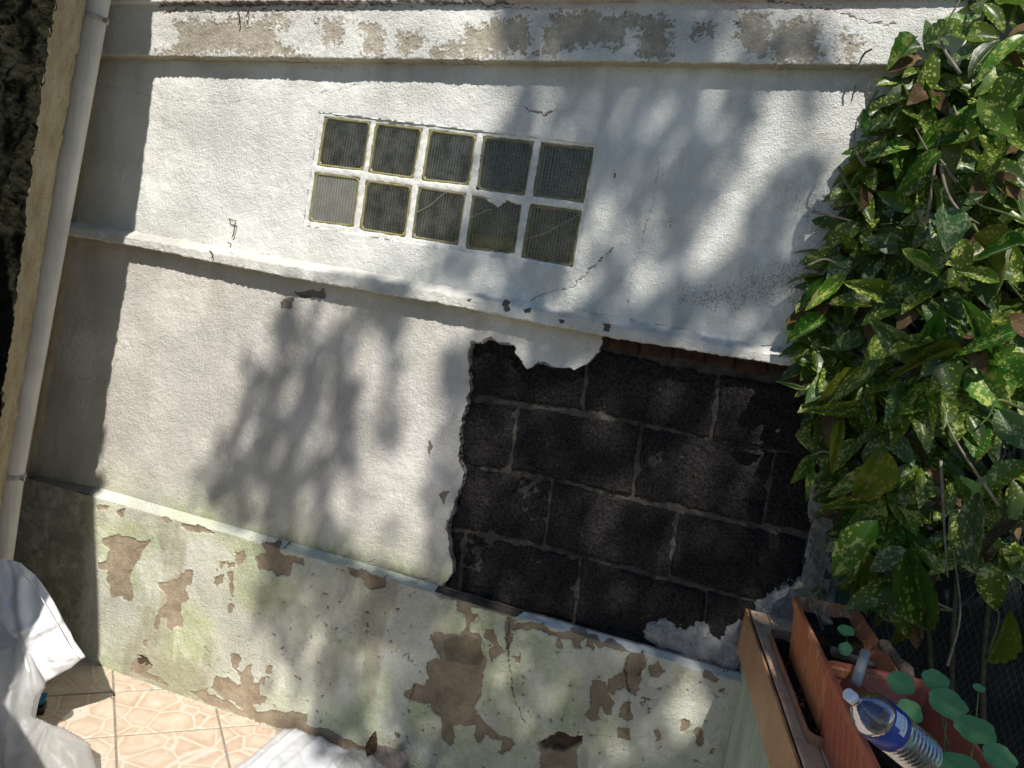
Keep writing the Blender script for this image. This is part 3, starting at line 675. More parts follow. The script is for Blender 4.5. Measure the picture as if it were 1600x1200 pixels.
lump(z8([(1100,380),(1115,345),(1200,335),(1260,345),(1280,370),(1320,345),(1370,350),(1380,385),(1420,400),(1440,355),(1520,330),(1500,480),(1480,560),(1300,500),(1130,430)], 0), .026, .008, .022, 3)
lump(px([(1262,745),(1310,735),(1312,1000),(1180,1060),(1185,1010),(1225,960),(1250,915),(1262,880),(1268,820)]), .02, .009, .012, 9)
lump(px([(1205,930),(1240,905),(1250,960),(1200,990),(1165,985),(1180,950)]), .03, .008, .02, 12)

# ---------------------------------------------------------------- glass blocks
GB = [[(195,125),(408,150),(375,375),(160,350)], [(432,155),(647,180),(605,412),(397,382)], [(680,185),(898,212),(862,442),(645,418)], [(932,215),(1165,240),(1122,490),(900,460)], [(1200,245),(1447,268),(1395,522),(1160,490)],
      [(150,385),(357,410),(328,635),(120,608)], [(388,420),(600,447),(568,682),(358,648)], [(630,450),(850,482),(812,720),(598,685)], [(882,490),(1110,520),(1075,760),(848,735)], [(1147,530),(1385,560),(1345,820),(1107,775)]]
def glass_front(rib=1.0, haze=0.0, name='ribbed_glass'):
    t = NT(name); p = t.pos()
    tr = t.n('BsdfTransparent'); tr.inputs[0].default_value = (.84, .86, .80, 1)
    gl = t.n('BsdfGlossy'); gl.inputs['Roughness'].default_value = .08
    df = t.n('BsdfDiffuse'); df.inputs[0].default_value = (.42, .42, .38, 1)
    t.set(gl.inputs['Normal'], t.bump(t.noise(60, 3, .5, p), .08, .004))
    lw = t.n('Fresnel'); lw.inputs[0].default_value = 1.5
    tc = t.n('TexCoord'); sx3 = t.n('SeparateXYZ'); t.set(sx3.inputs[0], tc.outputs['UV'])
    wv = t.math('MULTIPLY', t.math('POWER', t.math('ABSOLUTE', t.math('SINE', t.math('MULTIPLY', sx3.outputs[0], math.pi*17))), 4.), .085)
    m1 = t.n('MixShader'); t.set(m1.inputs[0], t.math('ADD', t.math('ADD', wv, t.math('MULTIPLY', t.ramp(t.noise(25, 5, .7, p), [(.4, 0.), (.8, 1.)]), .14)), .02+haze)); t.set(m1.inputs[1], tr.outputs[0]); t.set(m1.inputs[2], df.outputs[0])
    m2 = t.n('MixShader'); t.set(m2.inputs[0], t.math('MULTIPLY', lw.outputs[0], 1.1)); t.set(m2.inputs[1], m1.outputs[0]); t.set(m2.inputs[2], gl.outputs[0])
    t.set(t.out.inputs[0], m2.outputs[0]); return t.m
M['gfront'] = glass_front(); M['gfrost'] = glass_front(1, .30, 'frosted_ribbed_glass')
def gm(name, c, r, sp=.5):
    t = NT(name); return t.fin(c, r, None, sp)
M['gback'] = gm('dark_rear_glass', (.21, .205, .17), .16, .9)
M['gside'] = simple('yellowed_glass_side', (.40, .34, .13), (.58, .50, .24), 20, .3, .1, .002, 50, .5)
M['gline'] = simple('crack_in_glass', (.24, .22, .17), (.36, .33, .27), 60, .5, .1, .001, 100, .5)
M['gglow'] = simple('yellow_glow_edge', (.15, .13, .055), (.30, .265, .12), 30, .45, .2, .002, 60, .3)
M['grim'] = simple('grimy_glass_edge', (.09, .085, .05), (.24, .22, .13), 30, .5, .2, .002, 60, .3)
for gi, q in enumerate(GB):
    Q = [np.array(WX(440+a/2.963, 140+b/2.963)) for a, b in q]; y0 = .006
    def bil(u, v): return (Q[0]*(1-u)+Q[1]*u)*(1-v)+(Q[3]*(1-u)+Q[2]*u)*v
    def P3(u, v, y): a = bil(u, v); return (a[0], y, a[1])
    V = []; F = []
    def ring(y, ins, n=5):
        k = len(V); r = .08
        for (cu, cv, a0) in ((ins+r, ins+r, 180), (1-ins-r, ins+r, 270), (1-ins-r, 1-ins-r, 0), (ins+r, 1-ins-r, 90)):
            for i in range(n):
                th = R_(a0+90*i/(n-1)); V.append(P3(cu+r*math.cos(th), cv+r*math.sin(th), y))
        return k, 4*n
    # raised rounded rim of the glass
    ks = [ring(y0+.02, -.008), ring(y0+.002, -.008), ring(y0-.001, .004), ring(y0-.001, .018), ring(y0+.006, .05)]
    for (a, n), (b, _) in zip(ks[:-1], ks[1:]):
        for i in range(n): F.append((a+i, a+(i+1) % n, b+(i+1) % n, b+i))
    rim = link('glass_block', mesh('glass_block', V, F, True), M['gglow'] if gi in (0, 1, 2, 5, 6) else M['grim'], WALL_TOP)  # yellow glow of the sunlit blocks is painted into their rim colour
    def subl(name, me, mat):
        o = bpy.data.objects.new(name, me); COL.objects.link(o); me.materials.append(mat); o.parent = rim; return o
    # front pane with upright flutes
    nu = 97; us = np.linspace(.04, .96, nu); fl = .0016*np.cos(us*2*math.pi*16)
    V = []; 
    for v in (.04, .96):
        for u, f_ in zip(us, fl): V.append(P3(u, v, y0+.004+f_))
    F = [(i, nu+i, nu+i+1, i+1) for i in range(nu-1)]
    fme = mesh('front_pane', V, F, True); fuv = fme.uv_layers.new(name='UVMap')
    for l in fme.loops: fuv.data[l.index].uv = ((l.vertex_index % nu)/(nu-1), float(l.vertex_index >= nu))
    subl('front_pane', fme, M['gfrost'] if gi == 5 else M['gfront'])
    # side walls inside the hollow block
    V = []; F = []; e = .032
    for y in (y0+.008, y0+.074):
        for u, v in ((e, e), (1-e, e), (1-e, 1-e), (e, 1-e)): V.append(P3(u, v, y))
    F = [(i, 4+i, 4+(i+1) % 4, (i+1) % 4) for i in range(4)]
    subl('side_wall', mesh('side_wall', V, F), M['gside'])
    # rear pane with level flutes and upright ones
    nu = 105; nv = 105; U, Vv = np.meshgrid(np.linspace(e, 1-e, nu), np.linspace(e, 1-e, nv))
    A = (Q[0][None, None]*(1-U)[..., None]+Q[1]*U[..., None])*(1-Vv)[..., None]+(Q[3]*(1-U)[..., None]+Q[2]*U[..., None])*Vv[..., None]
    Yv = y0+.066+.0042*np.cos(Vv*2*math.pi*13)+.0034*np.cos(U*2*math.pi*13)
    me = bigmesh('rear_pane', np.stack([A[..., 0], Yv, A[..., 1]], -1).reshape(-1, 3), grid_faces(nv, nu)[:, ::-1]); subl('rear_pane', me, M['gback'])
    cr = {7: [(.03, .5), (.3, .32), (.5, .1), (.6, .02)], 8: [(.02, .42), (.3, .25), (.45, .2)], 9: [(.03, .66), (.4, .48), (.75, .22), (.97, .08)]}.get(gi)
    if cr:
        Vt, Ft = tube_geo([P3(u, v, y0+.001) for u, v in cr], .0013, 4); subl('crack', mesh('crack', Vt, Ft), M['gline'])
    if gi == 8:   # waste lying in the foot of the broken block
        V = []; F = []; nn = 24
        for i in range(nn):
            u = .06+.88*i/(nn-1); V += [P3(u, .70+.02*math.sin(i*1.9), y0+.02+.006*math.sin(i)), P3(u, .94, y0+.014)]
        F = [(2*i, 2*i+1, 2*i+3, 2*i+2) for i in range(nn-1)]
        subl('debris', mesh('debris', V, F, True), simple('yellow_debris', (.16, .11, .02), (.42, .33, .12), 30, .7, .6, .004, 80))
    if gi == 3: pass
# joints between the glass blocks: plaster plane with the block openings cut out
x0, x1 = min(p[0] for p in WIN)-.002, max(p[0] for p in WIN)+.002; z0, z1_ = min(p[1] for p in WIN)-.002, max(p[1] for p in WIN)+.002
nu, nv = int((x1-x0)/.003), int((z1_-z0)/.003)
U, Vv = np.meshgrid(np.linspace(x0, x1, nu), np.linspace(z1_, z0, nv)); d = np.full(U.shape, 1.)
for gi, q in enumerate(GB):
    Q = [WX(440+a/2.963, 140+b/2.963) for a, b in q]
    if gi == 8: Q = [WX(440+a/2.963, 140+b/2.963) for a, b in [(882,490),(930,500),(960,520),(1000,545),(1040,515),(1075,525),(1108,535),(1075,760),(848,735)]]
    d = np.minimum(d, sdpoly(U+.0015*fbm(U, Vv, 60, 3), Vv+.0015*fbm(U+2, Vv, 60, 3), Q))
Yv = .0035+.0012*fbm(U, Vv, 40, 4, .6)+.004*np.exp(-np.clip(d, 0, 1)/.004)
jd = sdpoly(U, Vv, WIN)
Fq = grid_faces(nv, nu)[:, ::-1]; keep = (d.ravel()[Fq].mean(1) > 0) & (jd.ravel()[Fq].min(1) < .004)
V = np.stack([U, Yv, Vv], -1).reshape(-1, 3)
jo = link('joint_plaster', bigmesh('joint_plaster', V, Fq[keep]), M['joint'], WALL_TOP)
s = jo.modifiers.new('s', 'SOLIDIFY'); s.thickness = .02; s.offset = -1

# ---------------------------------------------------------------- side pier with drain pipe
pier = empty('roughcast_pier', (-2.3, -.4, 0), 'beige roughcast wall end with a crumbly outer edge, behind the grey drainpipe', 'wall')
def pier_in(z):                             # inner corner with the main wall
    q = np.array([W(160, 92), W(118, 345), W(50, 745)]); k = np.polyfit(q[:, 2], q[:, 0], 1); return np.polyval(k, z)
PY = -.60
def pier_out(z):
    return np.interp(z, [0, 1.61, 2.19, 2.665, 3.4], [-2.56, -2.342, -2.275, -2.212, -2.15])
nz, nd = 640, 150
zv = np.linspace(3.6, 0, nz); tv = np.linspace(0, 1, nd); T, Zp = np.meshgrid(tv, zv)
Xi = pier_in(np.clip(Zp, .3, 2.9))-.02; Xo = pier_out(Zp)
Xp = Xi*(1-T)+Xo*T; Yp = T*PY
nrm = np.array([-PY, 0, 0]); dv = np.stack([Xo-Xi, np.full_like(Xi, PY)], -1); ln = np.linalg.norm(dv, axis=-1, keepdims=True); nn_ = np.stack([-dv[..., 1], dv[..., 0]], -1)/ln
b_ = .004*fbm(T*.93, Zp, 24, 4, .65)+.002*fbm(T*.93+4, Zp, 90, 3, .6); b_ += (T > .8)*(T-.8)*.014*fbm(T*0, Zp, 16, 4, .6)
Xp = Xp+nn_[..., 0]*b_; Yp = Yp+nn_[..., 1]*b_
V = np.stack([Xp, Yp, Zp], -1).reshape(-1, 3)
link('side_face', bigmesh('side_face', V, grid_faces(nz, nd)), M['roughcast'], pier)
# its front, deep shade painted in as near-black colour, running off left
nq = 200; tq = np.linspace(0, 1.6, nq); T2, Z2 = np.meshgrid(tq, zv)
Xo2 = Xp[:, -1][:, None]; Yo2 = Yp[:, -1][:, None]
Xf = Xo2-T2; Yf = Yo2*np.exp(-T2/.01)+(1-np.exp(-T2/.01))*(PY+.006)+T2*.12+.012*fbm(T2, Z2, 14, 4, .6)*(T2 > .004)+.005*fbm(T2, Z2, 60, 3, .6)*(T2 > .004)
side2 = setp(link('shade_dark_face', bigmesh('shade_dark_face', np.stack([Xf, Yf, Z2], -1).reshape(-1, 3), grid_faces(nz, nq)), M['shade_dark_wall'], pier))
# plaster strip beside the main wall corner (crumbled edge)
st = np.linspace(3.3, 0, 500); Xs = pier_in(np.clip(st, .3, 2.9)); V = []
wob = .006*fbm(st, st*0, 20, 4, .65)
for i, z in enumerate(st): V += [(Xs[i]-.05, -.012, z), (Xs[i]-.02+wob[i]*.3, -.02, z), (Xs[i]+.004+wob[i], -.013, z), (Xs[i]+.008+wob[i], .004, z)]
F = []
for i in range(len(st)-1):
    for j in range(3): F.append((4*i+j, 4*i+4+j, 4*i+5+j, 4*i+1+j))
link('corner_fillet', mesh('corner_fillet', V, F, True), M['roughcast'], pier)

hc = empty('added_shade_slab', (-3, -1.55, 0), 'added unseen slab left of the viewer, shaped to shade the wall foot', 'wall')
V, F = prism([(-1.72, -1.5, 0), (-1.72, -1.5, 1.12), (-1.945, -1.5, 1.32), (-1.945, -1.5, 1.64), (-1.921, -1.5, 1.98), (-2.015, -1.5, 2.8), (-2.10, -1.5, 3.1), (-4.6, -1.5, 3.1), (-4.6, -1.5, 0)], (0, -.16, 0))  # added out of view; tapered outline made for the shadow it throws
link('shade_slab', mesh('shade_slab', V, F), M['roughcast'], hc)

pipe = empty('drainpipe', tuple(W(20, 870, -.2)), 'grey plastic drainpipe running down the corner beside the white wall', 'pipe')
PYP = -.23
pa, pb, pcn = W(152, -8, PYP), W(19, 735, -.35), W(2, 862, -.37)
ext = pa+(pa-pb)*.25; dn = pcn+(pcn-pb)*2.2
RP = .045
tube('pipe', [ext, pa, pa*.5+pb*.5, pb, pb*.4+pcn*.6, pcn, dn], RP, M['pipe'], pipe, 40)
ax = (pb-pa)/np.linalg.norm(pb-pa)
for cpx, cy_ in (((147, 28), PYP), ((22, 742), -.35)):
    c = W(*cpx, cy_)
    k_ = (c-pa)@ax; c = pa+ax*k_
    cl = tube('pipe_clip', [c-ax*.009, c-ax*.0085, c+ax*.0085, c+ax*.009], [RP+.001, RP+.006, RP+.006, RP+.001], M['metal'], pipe, 32)
    side = np.cross(ax, np.array([0, 1., 0])); side /= np.linalg.norm(side)
    fwd = np.cross(side, ax)
    for bxa in ((c+side*(RP+.013), side*.010, fwd*.004, ax*.008), (c-side*(RP+.013), side*.010, fwd*.004, ax*.008), (c+side*-.02-np.array([0, RP*.93, 0]), side*.007, np.array([0, .005, 0]), ax*.011)):
        V = []; F = []; box(V, F, *bxa)
        o = bpy.data.objects.new('clip_lug', mesh('clip_lug', V, F)); COL.objects.link(o); o.data.materials.append(M['metal']); o.parent = cl; bevel_obj(o, .0015)
    tube('bracket_stub', [c, c+np.array([-.11, .05, 0])], .006, M['metal'], pipe)

# ---------------------------------------------------------------- low wall with tiled coping
lw = empty('low_planter_wall', tuple(L(.5, .2, -OL[2])), 'low green stained wall topped with tan and brown tiles, carrying the window boxes', 'wall')
V, F = prism([L(-.05, .022, -OL[2]), L(1.7, .022, -OL[2]), L(1.7, .42, -OL[2]), L(-.05, .42, -OL[2])], (0, 0, OL[2]-.022)); link('wall_body', mesh('wall_body', V, F), M['low_wall'], lw)
V, F = prism([L(-.05, .007, -.150), L(1.7, .007, -.150), L(1.7, .43, -.150), L(-.05, .43, -.150)], (0, 0, .143)); link('tile_bed', mesh('tile_bed', V, F), M['grout'], lw)
def tilebox(a0, a1, b0, b1, z0, z1_, mat, nm):
    g_ = .0022; V, F = prism([L(a0+g_, b0, z0), L(a1-g_, b0, z0), L(a1-g_, b1, z0), L(a0+g_, b1, z0)], (0, 0, z1_-z0))
    o = link(nm, mesh(nm, V, F), mat, lw); bevel_obj(o, .002, 2); return o
fa = [-.02, .035, .272, .515, .765, 1.02, 1.27, 1.52]
for a0, a1 in zip(fa[:-1], fa[1:]): tilebox(a0, a1, -.004, .0045, -.153, -.003, M['fascia'], 'fascia_tile')
ta = [.0, .06, .17, .27, .378, .486, .60, .713, .83, .945, 1.06, 1.18, 1.3, 1.42]
for i, (a0, a1) in enumerate(zip(ta[:-1], ta[1:])):
    wb = .013
    tilebox(a0, a1, .0085, .062, -.004, .0035+.0006*(i % 3), M['top_tile'], 'top_tile')
    tilebox(a0, a1, .065, .18, -.004, .003+.0006*((i+1) % 3), M['top_tile'], 'top_tile')
    tilebox(a0, a1, .183, .30, -.004, .0032, M['top_tile'], 'top_tile')
# tray
def open_box(name, a0, a1, b0, b1, z0, z1_, flare, th, mat, parent=None, rib=0., r=.02, floor_z=None, rimw=0., skew=0., nb=8):
    """open-topped trough: outer shell and inner shell, rounded corners, optional rolled rim and ribs"""
    def ringp(ins, z, ribbed=False):
        out = []
        rr = max(r-ins, .004)
        cs = [(a0+ins+rr, b0+ins+rr, 180), (a1-ins-rr, b0+ins+rr, 270), (a1-ins-rr, b1-ins-rr, 0), (a0+ins+rr, b1-ins-rr, 90)]
        for ci, (ca, cb, a_) in enumerate(cs):
            for i in range(nb+1):
                th_ = R_(a_+90*i/nb); out.append((ca+rr*math.cos(th_), cb+rr*math.sin(th_), z))
            nx = cs[(ci+1) % 4]; s0 = out[-1]; th2 = R_(nx[2]); s1 = (nx[0]+rr*math.cos(th2), nx[1]+rr*math.sin(th2))
            seg = math.hypot(s1[0]-s0[0], s1[1]-s0[1]); ns = max(2, int(seg/.006)) if rib else 6
            nrm_ = {0: (0, -1), 1: (1, 0), 2: (0, 1), 3: (-1, 0)}[ci]
            for i in range(1, ns):
                t_ = i/ns; x = s0[0]+(s1[0]-s0[0])*t_; y = s0[1]+(s1[1]-s0[1])*t_
                if rib and ribbed:
                    dd = (seg*t_) % .042; g_ = -rib if dd < .006 else 0; x += nrm_[0]*g_; y += nrm_[1]*g_
                out.append((x, y, z))
        return out
    fz = z0+.006 if floor_z is None else floor_z
    prof = [(flare, z0, False), (flare*.92, z0+.006, True), (flare*.2, z1_-.03, True), (flare*.1, z1_-.026, False), (-rimw, z1_-.022, False), (-rimw, z1_-.003, False), (-rimw+.003, z1_, False), (th-.001, z1_, False), (th, z1_-.003, False), (flare+th, fz, False)]
    V = []; N = None
    for ins, z, rb in prof:
        rp = ringp(ins, z, rb); N = len(rp); V += [L(a+skew*(z-z0), b, z) for a, b, _ in rp]
    F = []
    for k_ in range(len(prof)-1):
        for i in range(N): F.append((k_*N+i, k_*N+(i+1) % N, (k_+1)*N+(i+1) % N, (k_+1)*N+i))
    F.append(tuple(range(N))[::-1]); F.append(tuple(range((len(prof)-1)*N, len(prof)*N)))
    me = mesh(name, V, [f[::-1] for f in F]); o = link(name, me, mat, parent); return o
def thing_mesh(o, label, cat, group=None):
    return setp(o, label, cat, group)
def soil(name, a0, a1, b0, b1, z, amp, parent, n=(60, 34)):
    U, Vv = np.meshgrid(np.linspace(a0, a1, n[0]), np.linspace(b0, b1, n[1])); H_ = z+amp*fbm(U, Vv, 30, 4, .7)
    Vt = np.array([L(a, b, h) for a, b, h in zip(U.ravel(), Vv.ravel(), H_.ravel())]); return link(name, bigmesh(name, Vt, grid_faces(n[1], n[0])[:, ::-1]), M['soil'], parent)
tr_ = open_box('plant_tray', .175, .735, .033, .215, .004, .034, .006, .0025, M['tray'], r=.028, floor_z=.008)
soil('dirt', .20, .71, .042, .205, .0125, .004, tr_)
thing_mesh(tr_, 'shallow brown drip tray on the tiled coping under the weathered window box', 'tray')
# ---- weathered box
pA = empty('window_box', tuple(L(.48, .13, .02)), 'weathered streaky terracotta window box nearest the wall, filled with dark soil', 'planter', 'terracotta window boxes')
open_box('box_shell', .285, .690, .052, .235, .012, .20, .022, .006, M['pot_old'], pA, r=.02, rimw=.004, floor_z=.15)
soil('soil', .295, .68, .062, .225, .163, .007, pA)
pB = empty('window_box', tuple(L(.95, .13, .02)), 'cleaner terracotta window box with ribbed side holding the bottle and nasturtiums', 'planter', 'terracotta window boxes')
pB.name = 'window_box.001'
open_box('box_shell', .672, 1.32, .050, .300, .006, .205, .022, .005, M['pot_new'], pB, rib=.010, r=.028, rimw=.008, floor_z=.10)
soil('soil', .69, 1.30, .066, .285, .108, .007, pB)
# bark pieces
def chunk(name, p0, p1, r, mat, label, cat, seed):
    pts = [np.array(p0)*(1-t)+np.array(p1)*t for t in np.linspace(0, 1, 9)]
    V, F = tube_geo(pts, [r*(.75+.35*math.sin(2.1*i+seed)*.5+.2) if 0 < i < 8 else r*.45 for i in range(9)], 10)
    V = [np.array(v)+.004*np.array([math.sin(v[0]*190+seed), math.sin(v[1]*170+seed), math.sin(v[2]*210)]) for v in V]
    return setp(link(name, mesh(name, V, F, True), mat), label, cat)
chunk('bark_piece', L(.31, .085, .20), L(.42, .125, .19), .014, M['bark'], 'knobbly pale bark on the soil at the wall end of the old window box', 'bark', 1)
chunk('bark_piece', L(.56, .09, .18), L(.61, .19, .185), .011, M['bark'], 'splintered bark strip lying across the old window box by the grey tube', 'bark', 4)
chunk('bark_piece', L(.50, .235, .205), L(.66, .262, .20), .013, M['bark'], 'rotten strip of wood along the far rim of the old window box', 'wood', 7)
p0, p1 = L(.575, .175, .21), L(.70, .125, .21)
p0, p1 = G(1352, 1020, OL[2]+.23), G(1337, 1068, OL[2]+.20)
tb_ = tube('grey_tube', [p0, p0*.98+p1*.02, p1], .0125, M['metal'], None, 16); setp(tb_, 'short grey tube standing in the soil just behind the bottle cap', 'tube')

# ---------------------------------------------------------------- leaves and plants
def leaf_mat(name, base, base2, spot, amount, trans=.42, rough=.32, spec=.45):
    t = NT(name); tc = t.n('TexCoord'); oi = t.n('ObjectInfo'); cb = t.n('CombineXYZ')
    r = t.math('MULTIPLY', oi.outputs['Random'], 61.)
    t.set(cb.inputs[0], r); t.set(cb.inputs[1], r); ad = t.n('VectorMath'); ad.operation = 'ADD'; t.set(ad.inputs[0], tc.outputs['Object']); t.set(ad.inputs[1], cb.outputs[0]); p = ad.outputs[0]
    c = t.ramp(t.noise(16, 3, .5, p), [(.3, base), (.7, base2)])
    hs = t.n('HueSaturation'); t.set(hs.inputs['Color'], c); t.set(hs.inputs['Hue'], t.math('ADD', .475, t.math('MULTIPLY', oi.outputs['Random'], .05))); t.set(hs.inputs['Value'], t.math('ADD', .7, t.math('MULTIPLY', oi.outputs['Random'], .6))); c = hs.outputs[0]
    v = t.n('TexVoronoi'); v.feature = 'F1'; v.inputs['Scale'].default_value = 85; t.set(v.inputs['Vector'], p)
    ns = t.noise(95, 3, .6, p); blot = t.noise(24, 3, .6, p)
    thr = t.math('ADD', t.math('MULTIPLY', ns, .5), t.math('MULTIPLY', blot, .5))
    rnd = t.math('MULTIPLY', t.math('SUBTRACT', oi.outputs['Random'], .5), .06)
    q = t.n('MapRange'); t.set(q.inputs[0], t.math('ADD', thr, rnd)); q.inputs[1].default_value = .60-amount; q.inputs[2].default_value = .62-amount
    dots = t.n('MapRange'); t.set(dots.inputs[0], v.outputs['Distance']); dots.inputs[1].default_value = .33; dots.inputs[2].default_value = .25
    dm = t.math('MULTIPLY', dots.outputs[0], t.math('GREATER_THAN', blot, .48-amount))
    f = t.math('MAXIMUM', q.outputs[0], dm)
    c = t.mix(t.math('MULTIPLY', f, .85), c, spot)
    uv = t.n('SeparateXYZ'); t.set(uv.inputs[0], tc.outputs['UV'])
    rib = t.n('MapRange'); t.set(rib.inputs[0], t.math('ABSOLUTE', t.math('SUBTRACT', uv.outputs[1], .5))); rib.inputs[1].default_value = .022; rib.inputs[2].default_value = .008
    c = t.mix(t.math('MULTIPLY', rib.outputs[0], .5), c, (.16, .22, .06))
    wv = t.n('TexWave'); wv.inputs['Scale'].default_value = 14; 
    t.set(t.b.inputs['Base Color'], c); t.b.inputs['Roughness'].default_value = rough; t.b.inputs['Specular IOR Level'].default_value = spec
    t.set(t.b.inputs['Normal'], t.bump(t.math('ADD', t.noise(40, 3, .5, p), t.math('MULTIPLY', rib.outputs[0], -.6)), .35, .004))
    tl = t.n('BsdfTranslucent'); t.set(tl.inputs[0], t.mix(.5, c, (.12, .2, .02)))
    ms = t.n('MixShader'); ms.inputs[0].default_value = trans; t.set(ms.inputs[1], t.b.outputs[0]); t.set(ms.inputs[2], tl.outputs[0]); t.set(t.out.inputs[0], ms.outputs[0])
    return t.m
LM = [leaf_mat('aucuba_dark', (.028, .082, .012), (.055, .14, .018), (.36, .42, .08), .015),
      leaf_mat('aucuba_mottled', (.065, .15, .014), (.12, .22, .026), (.54, .57, .16), .06),
      leaf_mat('aucuba_pale', (.075, .14, .05), (.12, .19, .075), (.48, .52, .26), .045),
      leaf_mat('aucuba_yellow', (.10, .13, .015), (.17, .18, .02), (.36, .32, .06), .03),
      leaf_mat('dead_leaf', (.055, .028, .014), (.13, .075, .04), (.2, .14, .09), -.02, .1, .8, .2)]
def leaf_geo(wr=.42, fold=.18, curl=.25, serr=.1, nl=13, ns=4, tw=0., wav=0.):
    V = []; F = []; UV = []
    for i in range(nl):
        t = i/(nl-1); w_ = wr*.5*(math.sin(math.pi*min(1, t**.85*.97+.02))**.85)*(1.0 if t < 1 else .02)+.003
        if i == nl-1: w_ = .002
        if serr and .35 < t < .97: w_ *= 1+serr*(1 if i % 2 else -.35)
        zc = -curl*t*t+.12*curl
        for j in range(-ns, ns+1):
            s_j = j/ns; y = s_j*w_; z = abs(s_j)**1.2*w_*fold*2+zc+wav*math.sin(t*11+s_j*2)*abs(s_j)
            V.append((t, y*math.cos(tw*t)-z*0*math.sin(tw*t), z+y*math.sin(tw*t))); UV.append((t, .5+s_j*.5))
    m_ = 2*ns+1
    for i in range(nl-1):
        for j in range(m_-1): F.append((i*m_+j, i*m_+m_+j, i*m_+m_+j+1, i*m_+j+1))
    return V, F, UV
def leaf_mesh(name, mat, scale, **k):
    V, F, UV = leaf_geo(**k); me = mesh(name, [(a*scale, b*scale, c*scale) for a, b, c in V], F, True)
    uv = me.uv_layers.new(name='UVMap')
    for l in me.loops: uv.data[l.index].uv = UV[l.vertex_index]
    me.materials.append(mat); return me
LSC = .13
variants = []
for mi, cnt in ((0, 4), (1, 4), (2, 2), (3, 1), (4, 2)):
    for q in range(cnt):
        wr_ = random.uniform(.40, .60)
        variants.append((mi, leaf_mesh('leaf', LM[mi], LSC, wr=wr_, fold=random.uniform(.12, .75), curl=random.uniform(-.1, .65) if mi < 4 else random.uniform(.3, .8), serr=.11, tw=random.uniform(-.5, .5), wav=random.uniform(.0, .02) if mi < 4 else .05), wr_))
def vpick(p):
    r = random.random(); a = 0
    for mi, pr in enumerate(p):
        a += pr
        if r < a: return random.choice([v for v in variants if v[0] == mi])[1]
    return variants[0][1]
shrub = empty('spotted_laurel_shrub', tuple(W(1480, 1050, -.1)*np.array([1, 1, 0])), 'tall variegated shrub with yellow spotted glossy leaves along the right side of the wall', 'shrub')
shb = Vector(shrub.location)
nleaf = 0; extraV = []; extraF = []
def frame(d, nrm):
    d = d/np.linalg.norm(d); n_ = nrm-d*(nrm@d); n_ /= np.linalg.norm(n_)+1e-9; s_v = np.cross(n_, d)
    return Matrix([[d[0], s_v[0], n_[0]], [d[1], s_v[1], n_[1]], [d[2], s_v[2], n_[2]]])
def put_leaf(me, base, d, nrm, length, parent, sw=1.0):
    global nleaf
    Mx = frame(d, nrm).to_4x4() @ Matrix.Diagonal((length/LSC, sw*length/LSC, length/LSC, 1)); Mx.translation = Vector(base)-Vector(parent.location)
    o = bpy.data.objects.new('leaf', me); COL.objects.link(o); o.parent = parent; o.matrix_basis = Mx; nleaf += 1; return o
stuffV = {0: [], 1: [], 2: [], 4: []}; 
def stuff_leaf(mi, base, d, nrm, length):
    stuffV[mi].append((base, d, nrm, length))
def tocam(p): v = CAM-np.asarray(p); return v/np.linalg.norm(v)
# hero leaves traced from the photograph (base px, tip px, distance Y, width, material)
HERO = [((1480,325),(1478,392),-.42,.85,2),((1290,500),(1232,531),-.2,.55,0),((1268,712),(1240,752),-.2,.6,1),((1245,680),(1272,706),-.22,.8,1),((1265,712),(1262,780),-.2,.3,1),
 ((1422,855),(1452,990),-.35,.6,0),((1418,862),(1360,885),-.34,.75,2),((1410,905),(1322,955),-.33,.5,1),((1400,935),(1408,985),-.34,1.0,1),((1372,815),(1300,898),-.3,.6,1),((1360,790),(1285,790),-.3,.32,1),
 ((1385,720),(1300,772),-.28,.4,1),((1530,770),(1522,885),-.5,.45,2),((1590,815),(1525,860),-.52,.35,4),((1545,880),(1555,950),-.4,.95,1),((1575,950),(1552,1052),-.42,.42,3),((1375,700),(1345,790),-.3,.8,3),
 ((1430,590),(1395,690),-.35,.5,1),((1478,590),(1500,560),-.4,.5,3),((1500,555),(1405,570),-.42,.28,3),((1470,560),(1478,655),-.4,.55,1),((1435,565),(1360,500),-.38,.5,2),((1440,565),(1470,480),-.38,.6,0),((1500,470),(1570,590),-.42,.3,0),
 ((1590,120),(1545,175),-.5,.8,0),((1530,150),(1590,215),-.5,.55,1),((1465,240),(1410,290),-.38,.45,0),((1380,560),(1300,620),-.32,.35,1),((1395,470),(1330,440),-.3,.6,1),((1560,640),(1600,700),-.5,.9,2),((1350,640),(1270,640),-.26,.4,1),
 ((1290,440),(1258,462),-.2,.5,0),((1320,430),(1262,480),-.24,.4,1),((1375,520),(1350,590),-.32,.55,1),((1410,960),(1400,1010),-.3,.6,3),((1440,920),(1420,1010),-.3,.5,4),((1350,860),(1335,960),-.25,.4,3),
 ((1315,660),(1300,730),-.26,.35,3),((1430,330),(1370,300),-.33,.5,0),((1600,380),(1530,400),-.45,.5,0),((1600,60),(1530,100),-.5,.45,1),((1500,30),(1440,70),-.4,.45,1),((1430,60),(1390,95),-.33,.5,1),((1350,170),(1352,215),-.25,.35,0),
 ((1560,440),(1500,420),-.45,.5,1),((1410,390),(1470,430),-.38,.5,1),((1580,520),(1520,540),-.45,.5,0),((1600,720),(1540,760),-.5,.6,1),((1260,608),(1212,595),-.2,.2,2)]
